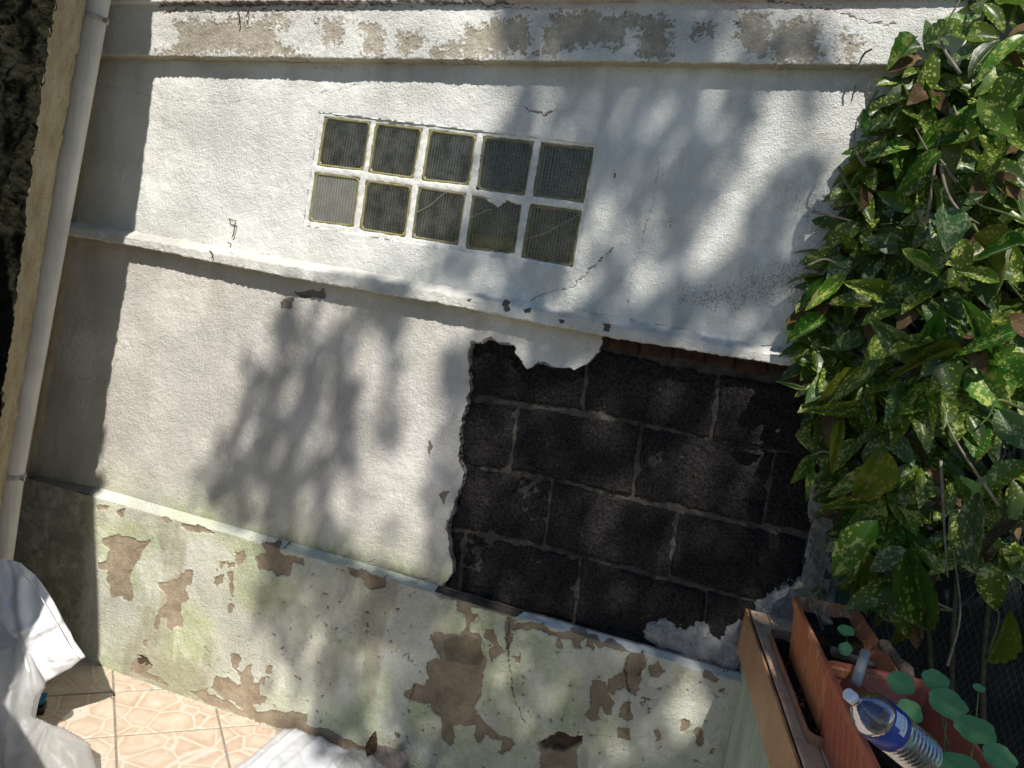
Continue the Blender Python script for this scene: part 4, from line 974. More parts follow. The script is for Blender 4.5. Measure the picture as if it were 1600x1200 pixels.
for bpx, tpx, y, wdt, mi in HERO:
    b = W(*bpx, y+.03); t_ = W(*tpx, y-random.uniform(-.02, .04)); d = t_-b; ln_ = np.linalg.norm(d)
    nr = tocam(b)*.9+np.array([random.uniform(-.35, .35), 0, random.uniform(.0, .5)])
    vv_ = random.choice([v for v in variants if v[0] == mi])
    put_leaf(vv_[1], b, d, nr, ln_*1.04, shrub, min(1.25, wdt*.68/vv_[2]))
# clusters at branch tips
BUSH = np.array([(1600,-40),(1530,-20),(1490,20),(1440,70),(1400,125),(1375,200),(1340,270),(1322,340),(1290,400),(1266,500),(1268,600),(1284,690),(1305,740),(1320,800),(1325,860),(1350,930),(1400,940),(1470,860),(1530,880),(1620,880),(1680,700),(1700,-40)], float)
def inbush(x, y): return sdpoly(np.array([x]), np.array([y]), BUSH)[0]
tips = []; tries = 0
while len(tips) < 185 and tries < 8000:
    tries += 1
    x, y = random.uniform(1240, 1690), random.uniform(-40, 950); s = inbush(x, y)
    if s > -2: continue
    dep = random.choice([0, 0, 1, 2]); yy = -.06-min(.30, max(0, -s-35)/420*.75)+.13*dep+random.uniform(-.05, .05)
    if dep and -s < 35: yy = -.08-random.uniform(0, .08)
    if any((x-a)**2+(y-b)**2 < 20**2 and dd == dep for a, b, _, dd in tips): continue
    tips.append((x, y, yy, dep))
tries = 0; n0 = len(tips)
while len(tips) < n0+60 and tries < 9000:     # leafy fringe against the wall
    tries += 1; x, y = random.uniform(1230, 1450), random.uniform(60, 940); s = inbush(x, y)
    if -50 < s < -3 and not any((x-a)**2+(y-b)**2 < 17**2 for a, b, _, dd in tips): tips.append((x, y, -.05-random.uniform(0, .09), 0))
tips.sort(key=lambda q: q[3])
cl_pts = []
for x, y, yy, dep in tips:
    c = W(x, y, yy); cl_pts.append((c, dep, x, y))
    low_ = y > 600
    n_ = random.randint(4, 6); ph = random.uniform(0, 6.28)
    axis = np.array([random.uniform(-.35, .25), random.uniform(-.9, -.2), random.uniform(.3, 1.0)]); axis /= np.linalg.norm(axis)
    a_ = np.cross(axis, [.3, .8, .1]); a_ /= np.linalg.norm(a_); b_v = np.cross(axis, a_)
    for k_ in range(n_):
        th = ph+2*math.pi*k_/n_+random.uniform(-.3, .3); sp = random.uniform(.9, 1.6)
        d = a_*math.cos(th)*math.sin(sp)+b_v*math.sin(th)*math.sin(sp)+axis*math.cos(sp); d = d+np.array([0, 0, -.55 if not low_ else -.75]); d /= np.linalg.norm(d)
        ln_ = random.uniform(.082, .148)*(1 if inbush(x, y) < -25 else .7)
        nr = axis*.7+tocam(c)*.35+np.array([random.uniform(-.8, .8), random.uniform(-.6, .6), random.uniform(-.4, .7)])
        p_ = (.25, .55, .14, .05, .01) if dep < 2 else (.75, .2, .0, .0, .05)
        if c[1]+d[1]*ln_ > -.012 and c[0] < .42: d[1] = -abs(d[1])*.4; d /= np.linalg.norm(d)
        if nleaf < 298: put_leaf(vpick(p_), c+d*.012, d, nr, ln_, shrub, random.uniform(.8, 1.1))
        else: stuff_leaf(random.choice([0, 0, 1, 1, 1, 2, 4]), c+d*.012, d, nr, ln_)
def flush_stuff(name, items, mat, parent, n_l=7, wr=.45):
    if not items: return
    V0, F0, UV0 = leaf_geo(wr=wr, fold=.2, curl=.25, serr=.1, nl=n_l, ns=2); V0 = np.array(V0); F0 = np.array(F0); VV = []; FF = []
    for i, (b, d, nr, ln_) in enumerate(items):
        Mx = np.array(frame(np.array(d), np.array(nr))); VV.append((V0*ln_) @ Mx.T+b); FF.append(F0+i*len(V0))
    me = bigmesh(name, np.concatenate(VV), np.concatenate(FF)); uv = me.uv_layers.new(name='UVMap'); UVa = np.array(UV0, np.float32)
    li = np.zeros(len(me.loops), np.int32); me.loops.foreach_get('vertex_index', li); uv.data.foreach_set('uv', UVa[li % len(V0)].ravel())
    o = link(name, me, mat, parent); o['kind'] = 'stuff'; return o
for mi, it in stuffV.items(): flush_stuff('leaf_mass', it, LM[mi], shrub)
# stems
M['stem_green'] = simple('green_stem', (.05, .075, .02), (.11, .13, .04), 30, .5, .3, .002, 120, .4)
M['stem_grey'] = simple('grey_bare_twig', (.12, .10, .075), (.28, .25, .19), 40, .8, .5, .002, 150, .3)
roots = [W(1500, 1350, .05), W(1560, 1330, .08), W(1440, 1380, .06), W(1620, 1300, .08), W(1690, 1300, .06)]
trunks = []
M['trunk_dark'] = simple('dark_shrub_bark', (.03, .03, .018), (.075, .07, .045), 40, .85, .5, .003, 120, .2)
for k_, (tx0, tx1) in enumerate(((1470, 1405), (1510, 1470), (1560, 1530), (1620, 1590), (1680, 1660))):
    pts = smoothpts([W(tx0, 1420, .07)]+[W(tx0*(1-t)+tx1*t+18*math.sin(3*t*4+k_), 1420-1400*t, .06+.02*math.sin(5*t+k_)-.10*t*(tx1 > 1440)) for t in (.25, .5, .75, 1.0)], 6)
    tube('trunk', pts, list(np.linspace(.011, .004, len(pts))), M['trunk_dark'], shrub, 8); trunks += pts
trunks = np.array(trunks)
for i, (c, dep, x, y) in enumerate(cl_pts):
    if random.random() < .42:
        cand = trunks[(trunks[:, 2] < c[2]-.08) & (trunks[:, 2] > c[2]-.45)]
        if not len(cand): continue
        r0 = cand[np.argmin(np.linalg.norm(cand-c, axis=1)+.1*np.array([random.random() for _ in cand]))]
        mid_ = r0*.45+c*.55+np.array([random.uniform(.0, .05), random.uniform(-.03, .03), random.uniform(-.06, .0)])
        if mid_[0] < .44: mid_[1] = min(mid_[1], -.045)
        pts = smoothpts([r0, mid_, c], 5)
        tube('stem', pts, list(np.linspace(.0048, .0022, len(pts))), M['stem_green'] if random.random() < .75 else M['stem_grey'], shrub, 6)
TW = [[(1600,345),(1560,330),(1530,320),(1500,290)],[(1495,285),(1470,250),(1450,235),(1430,200)],[(1470,260),(1480,300),(1500,330),(1530,350)],[(1600,640),(1560,625),(1545,650),(1530,665)],[(1530,240),(1500,190),(1490,165)],
      [(1500,115),(1470,60),(1500,0)],[(1372,140),(1355,170),(1345,200)],[(1365,115),(1352,150),(1378,165)],[(1352,260),(1335,230),(1338,190)],[(1310,260),(1330,300),(1350,330)],[(1270,330),(1310,340),(1330,345)],[(1262,415),(1290,405),(1320,420)],
      [(1460,700),(1420,640),(1370,600)],[(1470,720),(1475,820),(1480,900)],[(1560,790),(1500,700),(1470,640)],[(1600,905),(1540,885),(1470,870)],[(1435,330),(1450,380),(1462,450)],[(1448,350),(1462,250),(1470,200)],[(1520,350),(1560,420),(1600,470)],
      [(1315,720),(1290,705),(1268,712)],[(1480,1040),(1500,960),(1490,860)],[(1540,1030),(1560,960),(1530,900)]]
for i, t_ in enumerate(TW):
    pts = smoothpts([W(a, b, -.33-.02*(i % 4)+.0004*abs(a-1500) if a > 1380 else -.22) for a, b in t_], 5)
    tube('stem', pts, list(np.linspace(.0045, .0018, len(pts))), M['stem_grey'] if i % 3 else M['stem_green'], shrub, 6)

# ---------------------------------------------------------------- fence behind, with posts, netting, hedge
fence = empty('wire_fence', (.9, .25, 0), 'dark wire mesh fence with green post standing at the broken end of the wall', 'fence')
V = []; F = []; pt_, pb_ = W(1345, 600, .02), W(1283, 960, .02)
pt_ = pb_+(pt_-pb_)*2.3; pb_ = pb_-(pt_-pb_)*1.1
V, F = [], []; axp = (pt_-pb_); box(V, F, (pt_+pb_)/2+np.array([.055, .0, 0]), axp/2, np.array([.020, 0, 0]), np.array([0, .020, 0])); o = link('post', mesh('post', V, F), M['post'], fence); bevel_obj(o, .004)
V, F = [], []; box(V, F, (1.75, .1, 1.1), (0, 0, 1.4), (.02, 0, 0), (0, .02, 0)); o = link('post', mesh('post', V, F), M['post'], fence); bevel_obj(o, .004)
V, F = [], []
k = 0
for i in range(90):
    for sgn in (-1, 1):
        x0_ = .35+i*.033; zt = 0
        # diagonal strand
        a0_ = np.array([.46+i*.022, .10, .55]); dlen = 1.9
        b0_ = a0_+np.array([sgn*dlen*.5, 0, dlen]); 
        def clipx(p, q):
            p = p.copy(); q = q.copy()
            for (u, v) in ((p, q), (q, p)):
                for lim, sg in ((.46, 1), (2.0, -1)):
                    if (u[0]-lim)*sg < 0:
                        tt = (lim-u[0])/(v[0]-u[0]+1e-9); u[:] = u+(v-u)*tt
            return p, q
        a1_, b1_ = clipx(a0_, b0_)
        if np.linalg.norm(a1_-b1_) < .05 or a1_[0] < .45 or b1_[0] < .45: continue
        Vt, Ft = tube_geo([a1_+[0, .002*sgn, 0], b1_+[0, .002*sgn, 0]], .0011, 3, False); kk = len(V); V += Vt; F += [tuple(kk+x for x in f) for f in Ft]
wo = link('wire_mesh', mesh('wire_mesh', V, F), M['wire'], fence); wo['kind'] = 'stuff'
nu, nv = 60, 60; U, Vv = np.meshgrid(np.linspace(.45, 2.6, nu), np.linspace(3.4, 0, nv)); Yv = .14+.012*fbm(U, Vv, 5, 3)
link('netting', bigmesh('netting', np.stack([U, Yv, Vv], -1).reshape(-1, 3), grid_faces(nv, nu)[:, ::-1]), M['net'], fence)

# ---------------------------------------------------------------- nasturtiums
t = NT('nasturtium_leaf'); tc = t.n('TexCoord'); sx = t.n('VectorMath'); sx.operation = 'LENGTH'; t.set(sx.inputs[0], tc.outputs['Object'])
c = t.ramp(t.math('MULTIPLY', sx.outputs['Value'], 28.), [(.0, (.65, .72, .5)), (.05, (.45, .56, .3)), (.11, (.14, .30, .10)), (.9, (.11, .26, .10))])
c = t.mix(.35, c, t.ramp(t.noise(40, 3, .6, tc.outputs['Object']), [(.3, .3), (.7, .8)]), 'OVERLAY')
sp_ = t.n('SeparateXYZ'); t.set(sp_.inputs[0], tc.outputs['Object']); an = t.math('MULTIPLY', t.math('ARCTAN2', sp_.outputs[1], sp_.outputs[0]), 9/(2*math.pi)); fr = t.math('ABSOLUTE', t.math('SUBTRACT', t.math('FRACT', an), .5))
vn = t.n('MapRange'); t.set(vn.inputs[0], t.math('MULTIPLY', fr, sx.outputs['Value'])); vn.inputs[1].default_value = .00045; vn.inputs[2].default_value = .0001
c = t.mix(t.math('MULTIPLY', vn.outputs[0], .55), c, (.22, .36, .15))
M['nast'] = t.fin(c, .6, t.bump(t.math('ADD', t.noise(60, 3, .6, tc.outputs['Object']), t.math('MULTIPLY', vn.outputs[0], -.5)), .3, .003), .25)
M['nstem'] = simple('pale_green_stem', (.10, .17, .06), (.18, .26, .10), 40, .6, .1, .001, 80, .3)
def nleaf_mesh(seed):
    n_ = 40; V = [(0, 0, -.12)]; F = []
    for rr_ in (.35, .7, 1.0):
        for i in range(n_):
            th = 2*math.pi*i/n_; r_ = rr_*(1+.045*math.sin(5*th+seed)+.02*math.sin(11*th+seed*2)*(rr_ > .9)); V.append((r_*math.cos(th), r_*math.sin(th)*.95, -.12+.12*rr_**2+.04*math.sin(3*th+seed)*rr_))
    for i in range(n_): F.append((0, 1+i, 1+(i+1) % n_))
    for k_ in range(2):
        for i in range(n_): F.append((1+k_*n_+i, 1+(k_+1)*n_+i, 1+(k_+1)*n_+(i+1) % n_, 1+k_*n_+(i+1) % n_))
    return mesh('leaf', [(a*.03, b*.03, c_*.03) for a, b, c_ in V], F, True)
nasts = [('round leaved nasturtium trailing over the ribbed window box beside the bottle', [(1408,1067,22,18,-.3),(1462,1063,21,17,.2),(1481,1099,29,22,0),(1421,1112,21,20,.1),(1524,1140,30,17,-.5),(1413,1152,20,14,0),(1562,1183,24,19,.3),(1500,1200,34,14,-.2),(1455,1160,10,20,.9),(1530,1075,9,6,0)], (1.0, .27)),
         ('pair of young round nasturtium leaves sprouting from the old window box soil', [(1322,985,14,8,.2),(1321,1014,12,12,.4)], (.5, .19))]
nmv = [nleaf_mesh(i*1.7) for i in range(4)]
for mm in nmv: mm.materials.append(M['nast'])
for lab, lv, (ra, rb) in nasts:
    rt = L(ra, rb, .13); th_ = empty('nasturtium', tuple(rt), lab, 'plant')
    for i, (x, y, rx, ry, tilt) in enumerate(lv):
        zc = OL[2]+.30-.02*(i % 3) if len(lv) > 3 else OL[2]+.205
        c_ = G(x, y, zc); dist = np.linalg.norm(c_-CAM); rad = rx/FPX*dist*.80
        rt_cam = RW @ np.array([1., 0, 0]); dn_cam = RW @ np.array([0, 1., 0]); tc_ = tocam(c_)
        el = math.acos(min(1, ry/rx if ry < rx else rx/ry)); n3 = tc_*math.cos(el)-dn_cam*math.sin(el)*.9+rt_cam*tilt*.3
        o = bpy.data.objects.new('leaf', nmv[i % 4]); COL.objects.link(o); o.parent = th_
        Mx = frame(rt_cam, n3).to_4x4() @ Matrix.Diagonal((rad/.03,)*3+(1,)); Mx.translation = Vector(c_)-Vector(rt); o.matrix_basis = Mx
        base = rt+np.array([random.uniform(-.05, .05), random.uniform(-.06, .06), 0]); mdl = base*.4+c_*.6+np.array([0, 0, -.05])
        tube('stem', smoothpts([base, mdl, c_-np.array([0, 0, .004])], 5), .0014, M['nstem'], th_, 6)
# wisps of weed at the wall end of the old box
wd0 = empty('weed', tuple(L(.34, .10, .165)), 'thin weed with two small leaves growing at the wall end of the old window box', 'plant')
for a_, b_, c_ in (((1285, 985), (1278, 940), (1258, 910)), ((1287, 985), (1283, 935), (1282, 895)), ((1284, 985), (1272, 950), (1254, 920))):
    tube('stem', smoothpts([G(*a_, OL[2]+.17), G(*b_, OL[2]+.24)*.5+W(*b_, -.3)*.5, W(*c_, -.24)], 4), .0009, M['nstem'], wd0, 5)
lf = put_leaf(variants[0][1], W(1268, 925, -.25), np.array([.3, -.2, .5]), tocam(W(1268, 925)), .03, wd0, .8)
lf = put_leaf(variants[1][1], W(1276, 930, -.25), np.array([.8, -.2, .3]), tocam(W(1268, 925)), .025, wd0, .8)

# ---------------------------------------------------------------- water bottle
t = NT('clear_bottle_plastic'); tr = t.n('BsdfTransparent'); tr.inputs[0].default_value = (.86, .90, .93, 1); gl = t.n('BsdfGlossy'); gl.inputs['Roughness'].default_value = .09; gl.inputs[0].default_value = (.9, .95, 1, 1)
lwn = t.n('LayerWeight'); lwn.inputs[0].default_value = .35; p = t.pos(); bm_ = t.bump(t.noise(45, 3, .5, p), .25, .006); t.set(gl.inputs['Normal'], bm_); t.set(lwn.inputs['Normal'], bm_)
ms = t.n('MixShader'); t.set(ms.inputs[0], t.math('ADD', t.math('MULTIPLY', lwn.outputs['Fresnel'], .42), .04)); t.set(ms.inputs[1], tr.outputs[0]); t.set(ms.inputs[2], gl.outputs[0]); t.set(t.out.inputs[0], ms.outputs[0]); M['pet'] = t.m
M['cap'] = gm('white_cap_plastic', (.74, .75, .80), .4, .4)
M['label'] = simple('blue_bottle_label', (.008, .028, .21), (.02, .06, .34), 25, .35, .1, .002, 60, .5)
M['label_pale'] = simple('pale_label_field', (.45, .58, .74), (.62, .72, .84), 40, .35, .1, .002, 60, .5)
M['red'] = gm('red_print', (.55, .05, .07), .4, .4); M['white_print'] = gm('white_print', (.78, .80, .84), .4, .4)
bc = G(1328, 1087, OL[2]+.45)
dcam_ = -tocam(bc); lat = RW @ np.array([.77, .64, 0.]); lat = lat-dcam_*(lat@dcam_); lat /= np.linalg.norm(lat)
bax = lat*math.sin(R_(42))+dcam_*math.cos(R_(42)); bo = empty('water_bottle', tuple(bc), 'clear plastic water bottle with white cap and blue label leaning in the ribbed window box', 'bottle')
u_ = np.cross(bax, -dcam_); u_ /= np.linalg.norm(u_); v_ = np.cross(u_, bax)
SCL = .585*np.linalg.norm(bc-CAM)/FPX            # metres per photo pixel there
def lathe(prof, n=40, sq=None):
    V = []; F = []
    for s_, r in prof:
        for i in range(n):
            th = 2*math.pi*i/n; V.append(bc+bax*s_*SCL+(u_*math.cos(th)+v_*math.sin(th))*r*SCL)
    for k_ in range(len(prof)-1):
        for i in range(n): F.append((k_*n+i, k_*n+(i+1) % n, (k_+1)*n+(i+1) % n, (k_+1)*n+i))
    return V, F
def blathe(name, prof, mat, cap0=False, cap1=False, n=40):
    V, F = lathe(prof, n)
    if cap0: F.append(tuple(range(n))[::-1])
    if cap1: F.append(tuple(range((len(prof)-1)*n, len(prof)*n)))
    return link(name, mesh(name, V, F, True), mat, bo)
blathe('cap', [(-9, 12), (-8.3, 13.5), (-7, 14.2), (4, 14.4), (6, 14.4), (6.5, 13.4)], M['cap'], True, False)
blathe('cap_ring', [(7.5, 14), (8, 14.6), (11, 14.6), (11.5, 13.5)], M['cap'])
body = [(6, 12), (12, 12.5), (14, 15), (16, 13), (24, 14.5), (34, 21), (48, 32), (64, 43), (80, 50), (94, 52)]
blathe('bottle_body', body+[(97, 50.5), (150, 50.5), (158, 50.5), (164, 52)]+[(164+i*3.0, 52-4.4*(1-math.cos(i*1.25))/2) for i in range(1, 42)]+[(294, 50), (302, 45), (306, 36)], M['pet'], False, True, 48)
blathe('label', [(96, 51.2), (97, 52.3), (158, 52.3), (160, 51.2)], M['label'])
def wrap(name, s0, s1, t0, t1, r, mat, n=12, parent=None):
    V = []; F = []
    for s_ in (s0, s1):
        for i in range(n+1):
            th = t0+(t1-t0)*i/n; V.append(bc+bax*s_*SCL+(u_*math.cos(th)+v_*math.sin(th))*r*SCL)
    F = [(i, i+1, n+2+i, n+1+i) for i in range(n)]; return link(name, mesh(name, V, F, True), mat, bo)
thc = math.pi/2                              # faces the camera
sgnn = 1 if (u_ @ (RW @ np.array([1., -1., 0]))) > 0 else -1
wrap('label_field', 99, 135, thc-sgnn*.95, thc-sgnn*.25, 52.7, M['label_pale'])
# printed word
def word(txt, s0, th0, size, mat, r=53.2):
    cu = bpy.data.curves.new('t', 'FONT'); cu.body = txt; cu.size = 1; cu.align_x = 'CENTER'; cu.align_y = 'CENTER'; to = bpy.data.objects.new('t', cu); COL.objects.link(to)
    bpy.context.view_layer.update(); me0 = bpy.data.meshes.new_from_object(to.evaluated_get(bpy.context.evaluated_depsgraph_get())); bpy.data.objects.remove(to)
    V = []
    for v in me0.vertices:
        th = th0-sgnn*v.co.x*size/r; s_ = s0-v.co.y*size
        V.append(bc+bax*s_*SCL+(u_*math.cos(th)+v_*math.sin(th))*(r)*SCL)
    F = [tuple(p.vertices) for p in me0.polygons]; return link('lettering', mesh('lettering', V, F), mat, bo)
wrap('label_banner', 122, 140, thc-sgnn*.98, thc-sgnn*.10, 52.9, M['white_print'])
word('CRISTAL', 131, thc-sgnn*.54, 12.5, M['red'])
# ---------------------------------------------------------------- bags and litter
def cloth_mat(name, c, trans, alpha=1., rough=.55, bs=.5, fine=25, weave=False):
    t = NT(name); p = t.pos()
    h = t.math('ADD', t.math('ABSOLUTE', t.math('SUBTRACT', t.noise(fine*.5, 4, .55, p, .8), .5)), t.math('MULTIPLY', t.noise(fine*4, 3, .6, p), .15))
    if weave: h = t.math('ADD', h, t.math('MULTIPLY', t.noise(900, 1, .5, p), .1))
    nr = t.bump(h, bs, .012); t.set(t.b.inputs['Base Color'], c); t.b.inputs['Roughness'].default_value = rough; t.set(t.b.inputs['Normal'], nr)
    tl = t.n('BsdfTranslucent'); t.set(tl.inputs[0], c); t.set(tl.inputs['Normal'], nr)
    ms = t.n('MixShader'); ms.inputs[0].default_value = trans; t.set(ms.inputs[1], t.b.outputs[0]); t.set(ms.inputs[2], tl.outputs[0]); last = ms.outputs[0]
    if alpha < 1:
        tr = t.n('BsdfTransparent'); m2 = t.n('MixShader'); m2.inputs[0].default_value = alpha; t.set(m2.inputs[1], tr.outputs[0]); t.set(m2.inputs[2], last); last = m2.outputs[0]
    t.set(t.out.inputs[0], last); return t.m
M['sack'] = cloth_mat('white_woven_sack', (.80, .80, .80), .12, 1, .5, .35, 18, True)
M['film'] = cloth_mat('milky_plastic_film', (.60, .60, .58), .35, .62, .40, .6, 22)
M['film_w'] = cloth_mat('white_plastic_bag', (.80, .81, .84), .25, .95, .3, .3, 16)
def puff(name, outline, fn, thick, mat, seed, wr=.012, n=90, parent=None, folds=()):
    """closed, creased bag: outline in plane coordinates (s,t); fn(s,t,h) -> point"""
    P = np.array(outline); x0, y0 = P.min(0); x1, y1 = P.max(0); mx = .004
    U, Vv = np.meshgrid(np.linspace(x0-mx, x1+mx, n), np.linspace(y0-mx, y1+mx, n))
    sc_ = max(x1-x0, y1-y0); d = sdpoly(U+.01*sc_*fbm(U/sc_+seed, Vv/sc_, 5, 3), Vv+.01*sc_*fbm(U/sc_, Vv/sc_+seed, 5, 3), P)
    hh = thick*np.sqrt(np.clip(1-np.exp(d/(.22*sc_)), 0, 1)+1e-6)
    rid = np.abs(fbm((U+.3*Vv)/sc_+seed, Vv/sc_*.5, 5, 4, .55)); hh2 = hh+(wr*(1-2*rid)+wr*.4*fbm(U/sc_, Vv/sc_+seed, 14, 3))*np.clip(-d/(.03*sc_), 0, 1)
    rg = np.random.default_rng(int(seed)); folds = list(folds)
    for _ in range(26):
        cx_, cy_ = rg.uniform(x0, x1), rg.uniform(y0, y1); an_ = rg.uniform(0, 3.14); l_ = rg.uniform(.06, .22)*sc_
        folds.append((cx_, cy_, cx_+l_*math.cos(an_), cy_+l_*math.sin(an_), rg.choice([-1, 1])*rg.uniform(.3, .8)*wr, rg.uniform(.006, .014)*sc_))
    for (fx0, fy0, fx1, fy1, am, wd) in folds: hh2 += am*np.exp(-(sdline(U, Vv, [(fx0, fy0), (fx1, fy1)])/wd)**2)
    stp = (x1-x0)/n; Fq = grid_faces(n, n); dd = d.ravel()[Fq].mean(1); keep = dd < 0; Fq = Fq[keep]
    # snap
    gy, gx = np.gradient(d, (y1-y0+2*mx)/(n-1), (x1-x0+2*mx)/(n-1)); near = np.abs(d) < stp*1.2; g2 = gx**2+gy**2+1e-6
    U = U-np.where(near, d*gx/g2, 0); Vv = Vv-np.where(near, d*gy/g2, 0)
    A = [fn(u, v, h) for u, v, h in zip(U.ravel(), Vv.ravel(), hh2.ravel())]; B = [fn(u, v, -h*.6) for u, v, h in zip(U.ravel(), Vv.ravel(), hh.ravel())]
    k_ = len(A); V = np.array(A+B); e = np.concatenate([Fq[:, [0, 1]], Fq[:, [1, 2]], Fq[:, [2, 3]], Fq[:, [3, 0]]]); es = np.sort(e, 1); key = es[:, 0].astype(np.int64)*k_+es[:, 1]
    u, inv, cnt = np.unique(key, return_inverse=True, return_counts=True); be = e[cnt[inv] == 1]
    side = np.stack([be[:, 1], be[:, 0], be[:, 0]+k_, be[:, 1]+k_], 1)
    me = bigmesh(name, V, np.concatenate([Fq, Fq[:, ::-1]+k_, side])); return link(name, me, mat, parent)
def plane_at(px0, py0, y0, tilt=0., yaw=0.):
    """nearly upright plane through a photo point; s to the right, t up (photo pixels), h towards the viewer"""
    o_ = W(px0, py0, y0); 
    n_ = np.array([math.sin(yaw), -math.cos(yaw)*math.cos(tilt), math.sin(tilt)]); n_ /= np.linalg.norm(n_)
    def fn(s_, t_, h):
        d = ray(s_, -t_); q = CAM+d*(((o_-CAM)@n_)/(d@n_)); return q+n_*h
    return fn
def pxo(Ls): return [(a, -b) for a, b in Ls]
bagA = empty('white_sack', tuple(G(60, 1230)), 'white woven sack with folded corner standing on the floor at the lower left', 'sack')
f1 = plane_at(60, 1000, -.50, .35, .45)
puff('sack_body', pxo([(-60,880),(0,872),(30,880),(55,898),(75,930),(95,965),(115,1000),(136,1022),(110,1045),(72,1068),(60,1100),(40,1180),(-60,1240)]), f1, .05, M['sack'], 2, .010, 130, bagA, folds=[(35, -905, 48, -1000, .02, 9), (58, -990, 108, -962, .012, 5), (50, -905, 60, -960, -.02, 7)])
V = []; F = []
h0 = plane_at(60, 1000, -.50, .35, .45)
tube('hem_seam', smoothpts([h0(a, -b, .052) for a, b in ((30,888),(55,905),(78,940),(97,972),(116,1005),(131,1023))], 6), .0022, M['sack'], bagA, 5)
bagB = empty('plastic_bag', tuple(G(40, 1260)), 'big milky see-through plastic bag slumped in front of the white sack', 'bag')
f2 = plane_at(40, 1120, -.62, .45, .3)
puff('bag_film', pxo([(-90,900),(-20,880),(8,905),(22,960),(40,1000),(62,1050),(72,1070),(52,1090),(50,1118),(95,1135),(138,1160),(150,1200),(160,1300),(-90,1330)]), f2, .10, M['film'], 6, .022, 140, bagB, folds=[(-10, -930, 32, -1180, .02, 8), (30, -960, 50, -1090, -.015, 6), (33, -1000, 30, -1190, .018, 5), (0, -1040, 30, -1070, .015, 4)])
bagC = empty('plastic_bag', tuple(G(500, 1210)), 'bright white plastic bag lying flat on the tiles at the foot of the wall', 'bag'); bagC.name = 'plastic_bag.001'
def fl_at(z0, tl=.0, per=None):
    def fn(s_, t_, h):
        q = G(s_, -t_, z0); return q+np.array([0, 0, h])
    return fn
puff('bag_film', pxo([(340,1230),(372,1200),(412,1168),(446,1140),(462,1139),(480,1148),(500,1153),(530,1164),(552,1178),(580,1186),(610,1200),(640,1260),(560,1330),(360,1330)]), fl_at(.035), .04, M['film_w'], 11, .005, 150, bagC, folds=[(380,-1215,462,-1146,.010,3),(395,-1220,472,-1150,-.006,3),(440,-1215,500,-1158,.008,5),(500,-1230,545,-1180,.010,6)])
bagD = empty('plastic_wrap', tuple(G(560, 1225)), 'crumpled clear plastic wrap on the right end of the flat white bag', 'wrap')
puff('film', pxo([(520,1210),(545,1172),(556,1168),(580,1180),(598,1195),(640,1220),(600,1300),(500,1290)]), fl_at(.085), .02, M['film'], 15, .016, 90, bagD)
card = empty('cardboard_scrap', tuple(G(610, 1195)), 'torn grey brown cardboard scrap propped between the wall and plastic wrap', 'cardboard')
M['card'] = simple('grey_brown_card', (.22, .17, .14), (.34, .27, .23), 25, .85, .3, .003, 150, .2)
puff('card_sheet', pxo([(578,1163),(600,1165),(628,1172),(641,1185),(625,1205),(600,1240),(572,1200)]), plane_at(600, 1185, -.10, .5, 0), .006, M['card'], 21, .004, 40, card)
lfv = empty('dry_leaf', tuple(W(578, 1175, -.12)), 'curled brown dry leaf sticking up at the foot of the wall by the cardboard', 'leaf')
put_leaf(variants[-1][1], W(576, 1180, -.12), W(584, 1152, -.10)-W(576, 1180, -.12), tocam(W(576, 1160)), .085, lfv, .9)
V = []; F = []
for i in range(170):                          # flakes fallen from the wall
    if i < 120:
        x_ = random.uniform(-2.45, -.9); y_ = -.036-abs(random.gauss(0, .035)); z_ = .001
    else:
        q_ = L(random.uniform(.02, .16), random.uniform(.02, .30), .0045); x_, y_, z_ = q_
    if i < 120 and random.random() < .15: y_ -= random.uniform(.05, .5)
    r_ = random.uniform(.0015, .0065); a_ = random.uniform(0, 6.28); n_k = 5; base = [np.array([x_+r_*math.cos(a_+k*1.2566)*random.uniform(.6, 1.2), y_+r_*math.sin(a_+k*1.2566)*random.uniform(.6, 1.2), z_]) for k in range(n_k)]
    v_, f_ = prism(base, (random.uniform(-.001, .001), random.uniform(-.001, .001), random.uniform(.001, .004))); k0 = len(V); V += v_; F += [tuple(k0+q for q in f) for f in f_]
M['crumb'] = simple('plaster_crumbs', (.30, .27, .21), (.62, .60, .52), 45, .9, .5, .002, 200, .2)
cr_ = link('plaster_crumbs', mesh('plaster_crumbs', V, F), M['crumb']); setp(cr_, 'small plaster crumbs and paint flakes scattered on the tiles along the wall foot', 'debris', None, 'stuff')
# blue and black thing beside the bag
bb = empty('blue_lid', tuple(G(63, 1110)), 'small blue and black plastic lid on the tiles beside the plastic bag', 'lid')
M['blue'] = gm('blue_plastic', (.02, .18, .32), .35, .5); M['black'] = gm('black_plastic', (.012, .013, .015), .4, .5)
cb_ = G(58, 1112)
uu = np.array([.8, .6, 0.]); vv = np.array([-.6, .8, 0.])
V, F = [], []; box(V, F, cb_+[0, 0, .016], uu*.030, vv*.03, np.array([0, 0, .015])); o = link('base', mesh('base', V, F), M['black'], bb); bevel_obj(o, .006, 3)
V, F = [], []; box(V, F, cb_+[-.012, .016, .044], uu*.026, vv*.026, np.array([.003, .004, .012])); o = link('top', mesh('top', V, F), M['blue'], bb); bevel_obj(o, .006, 3)

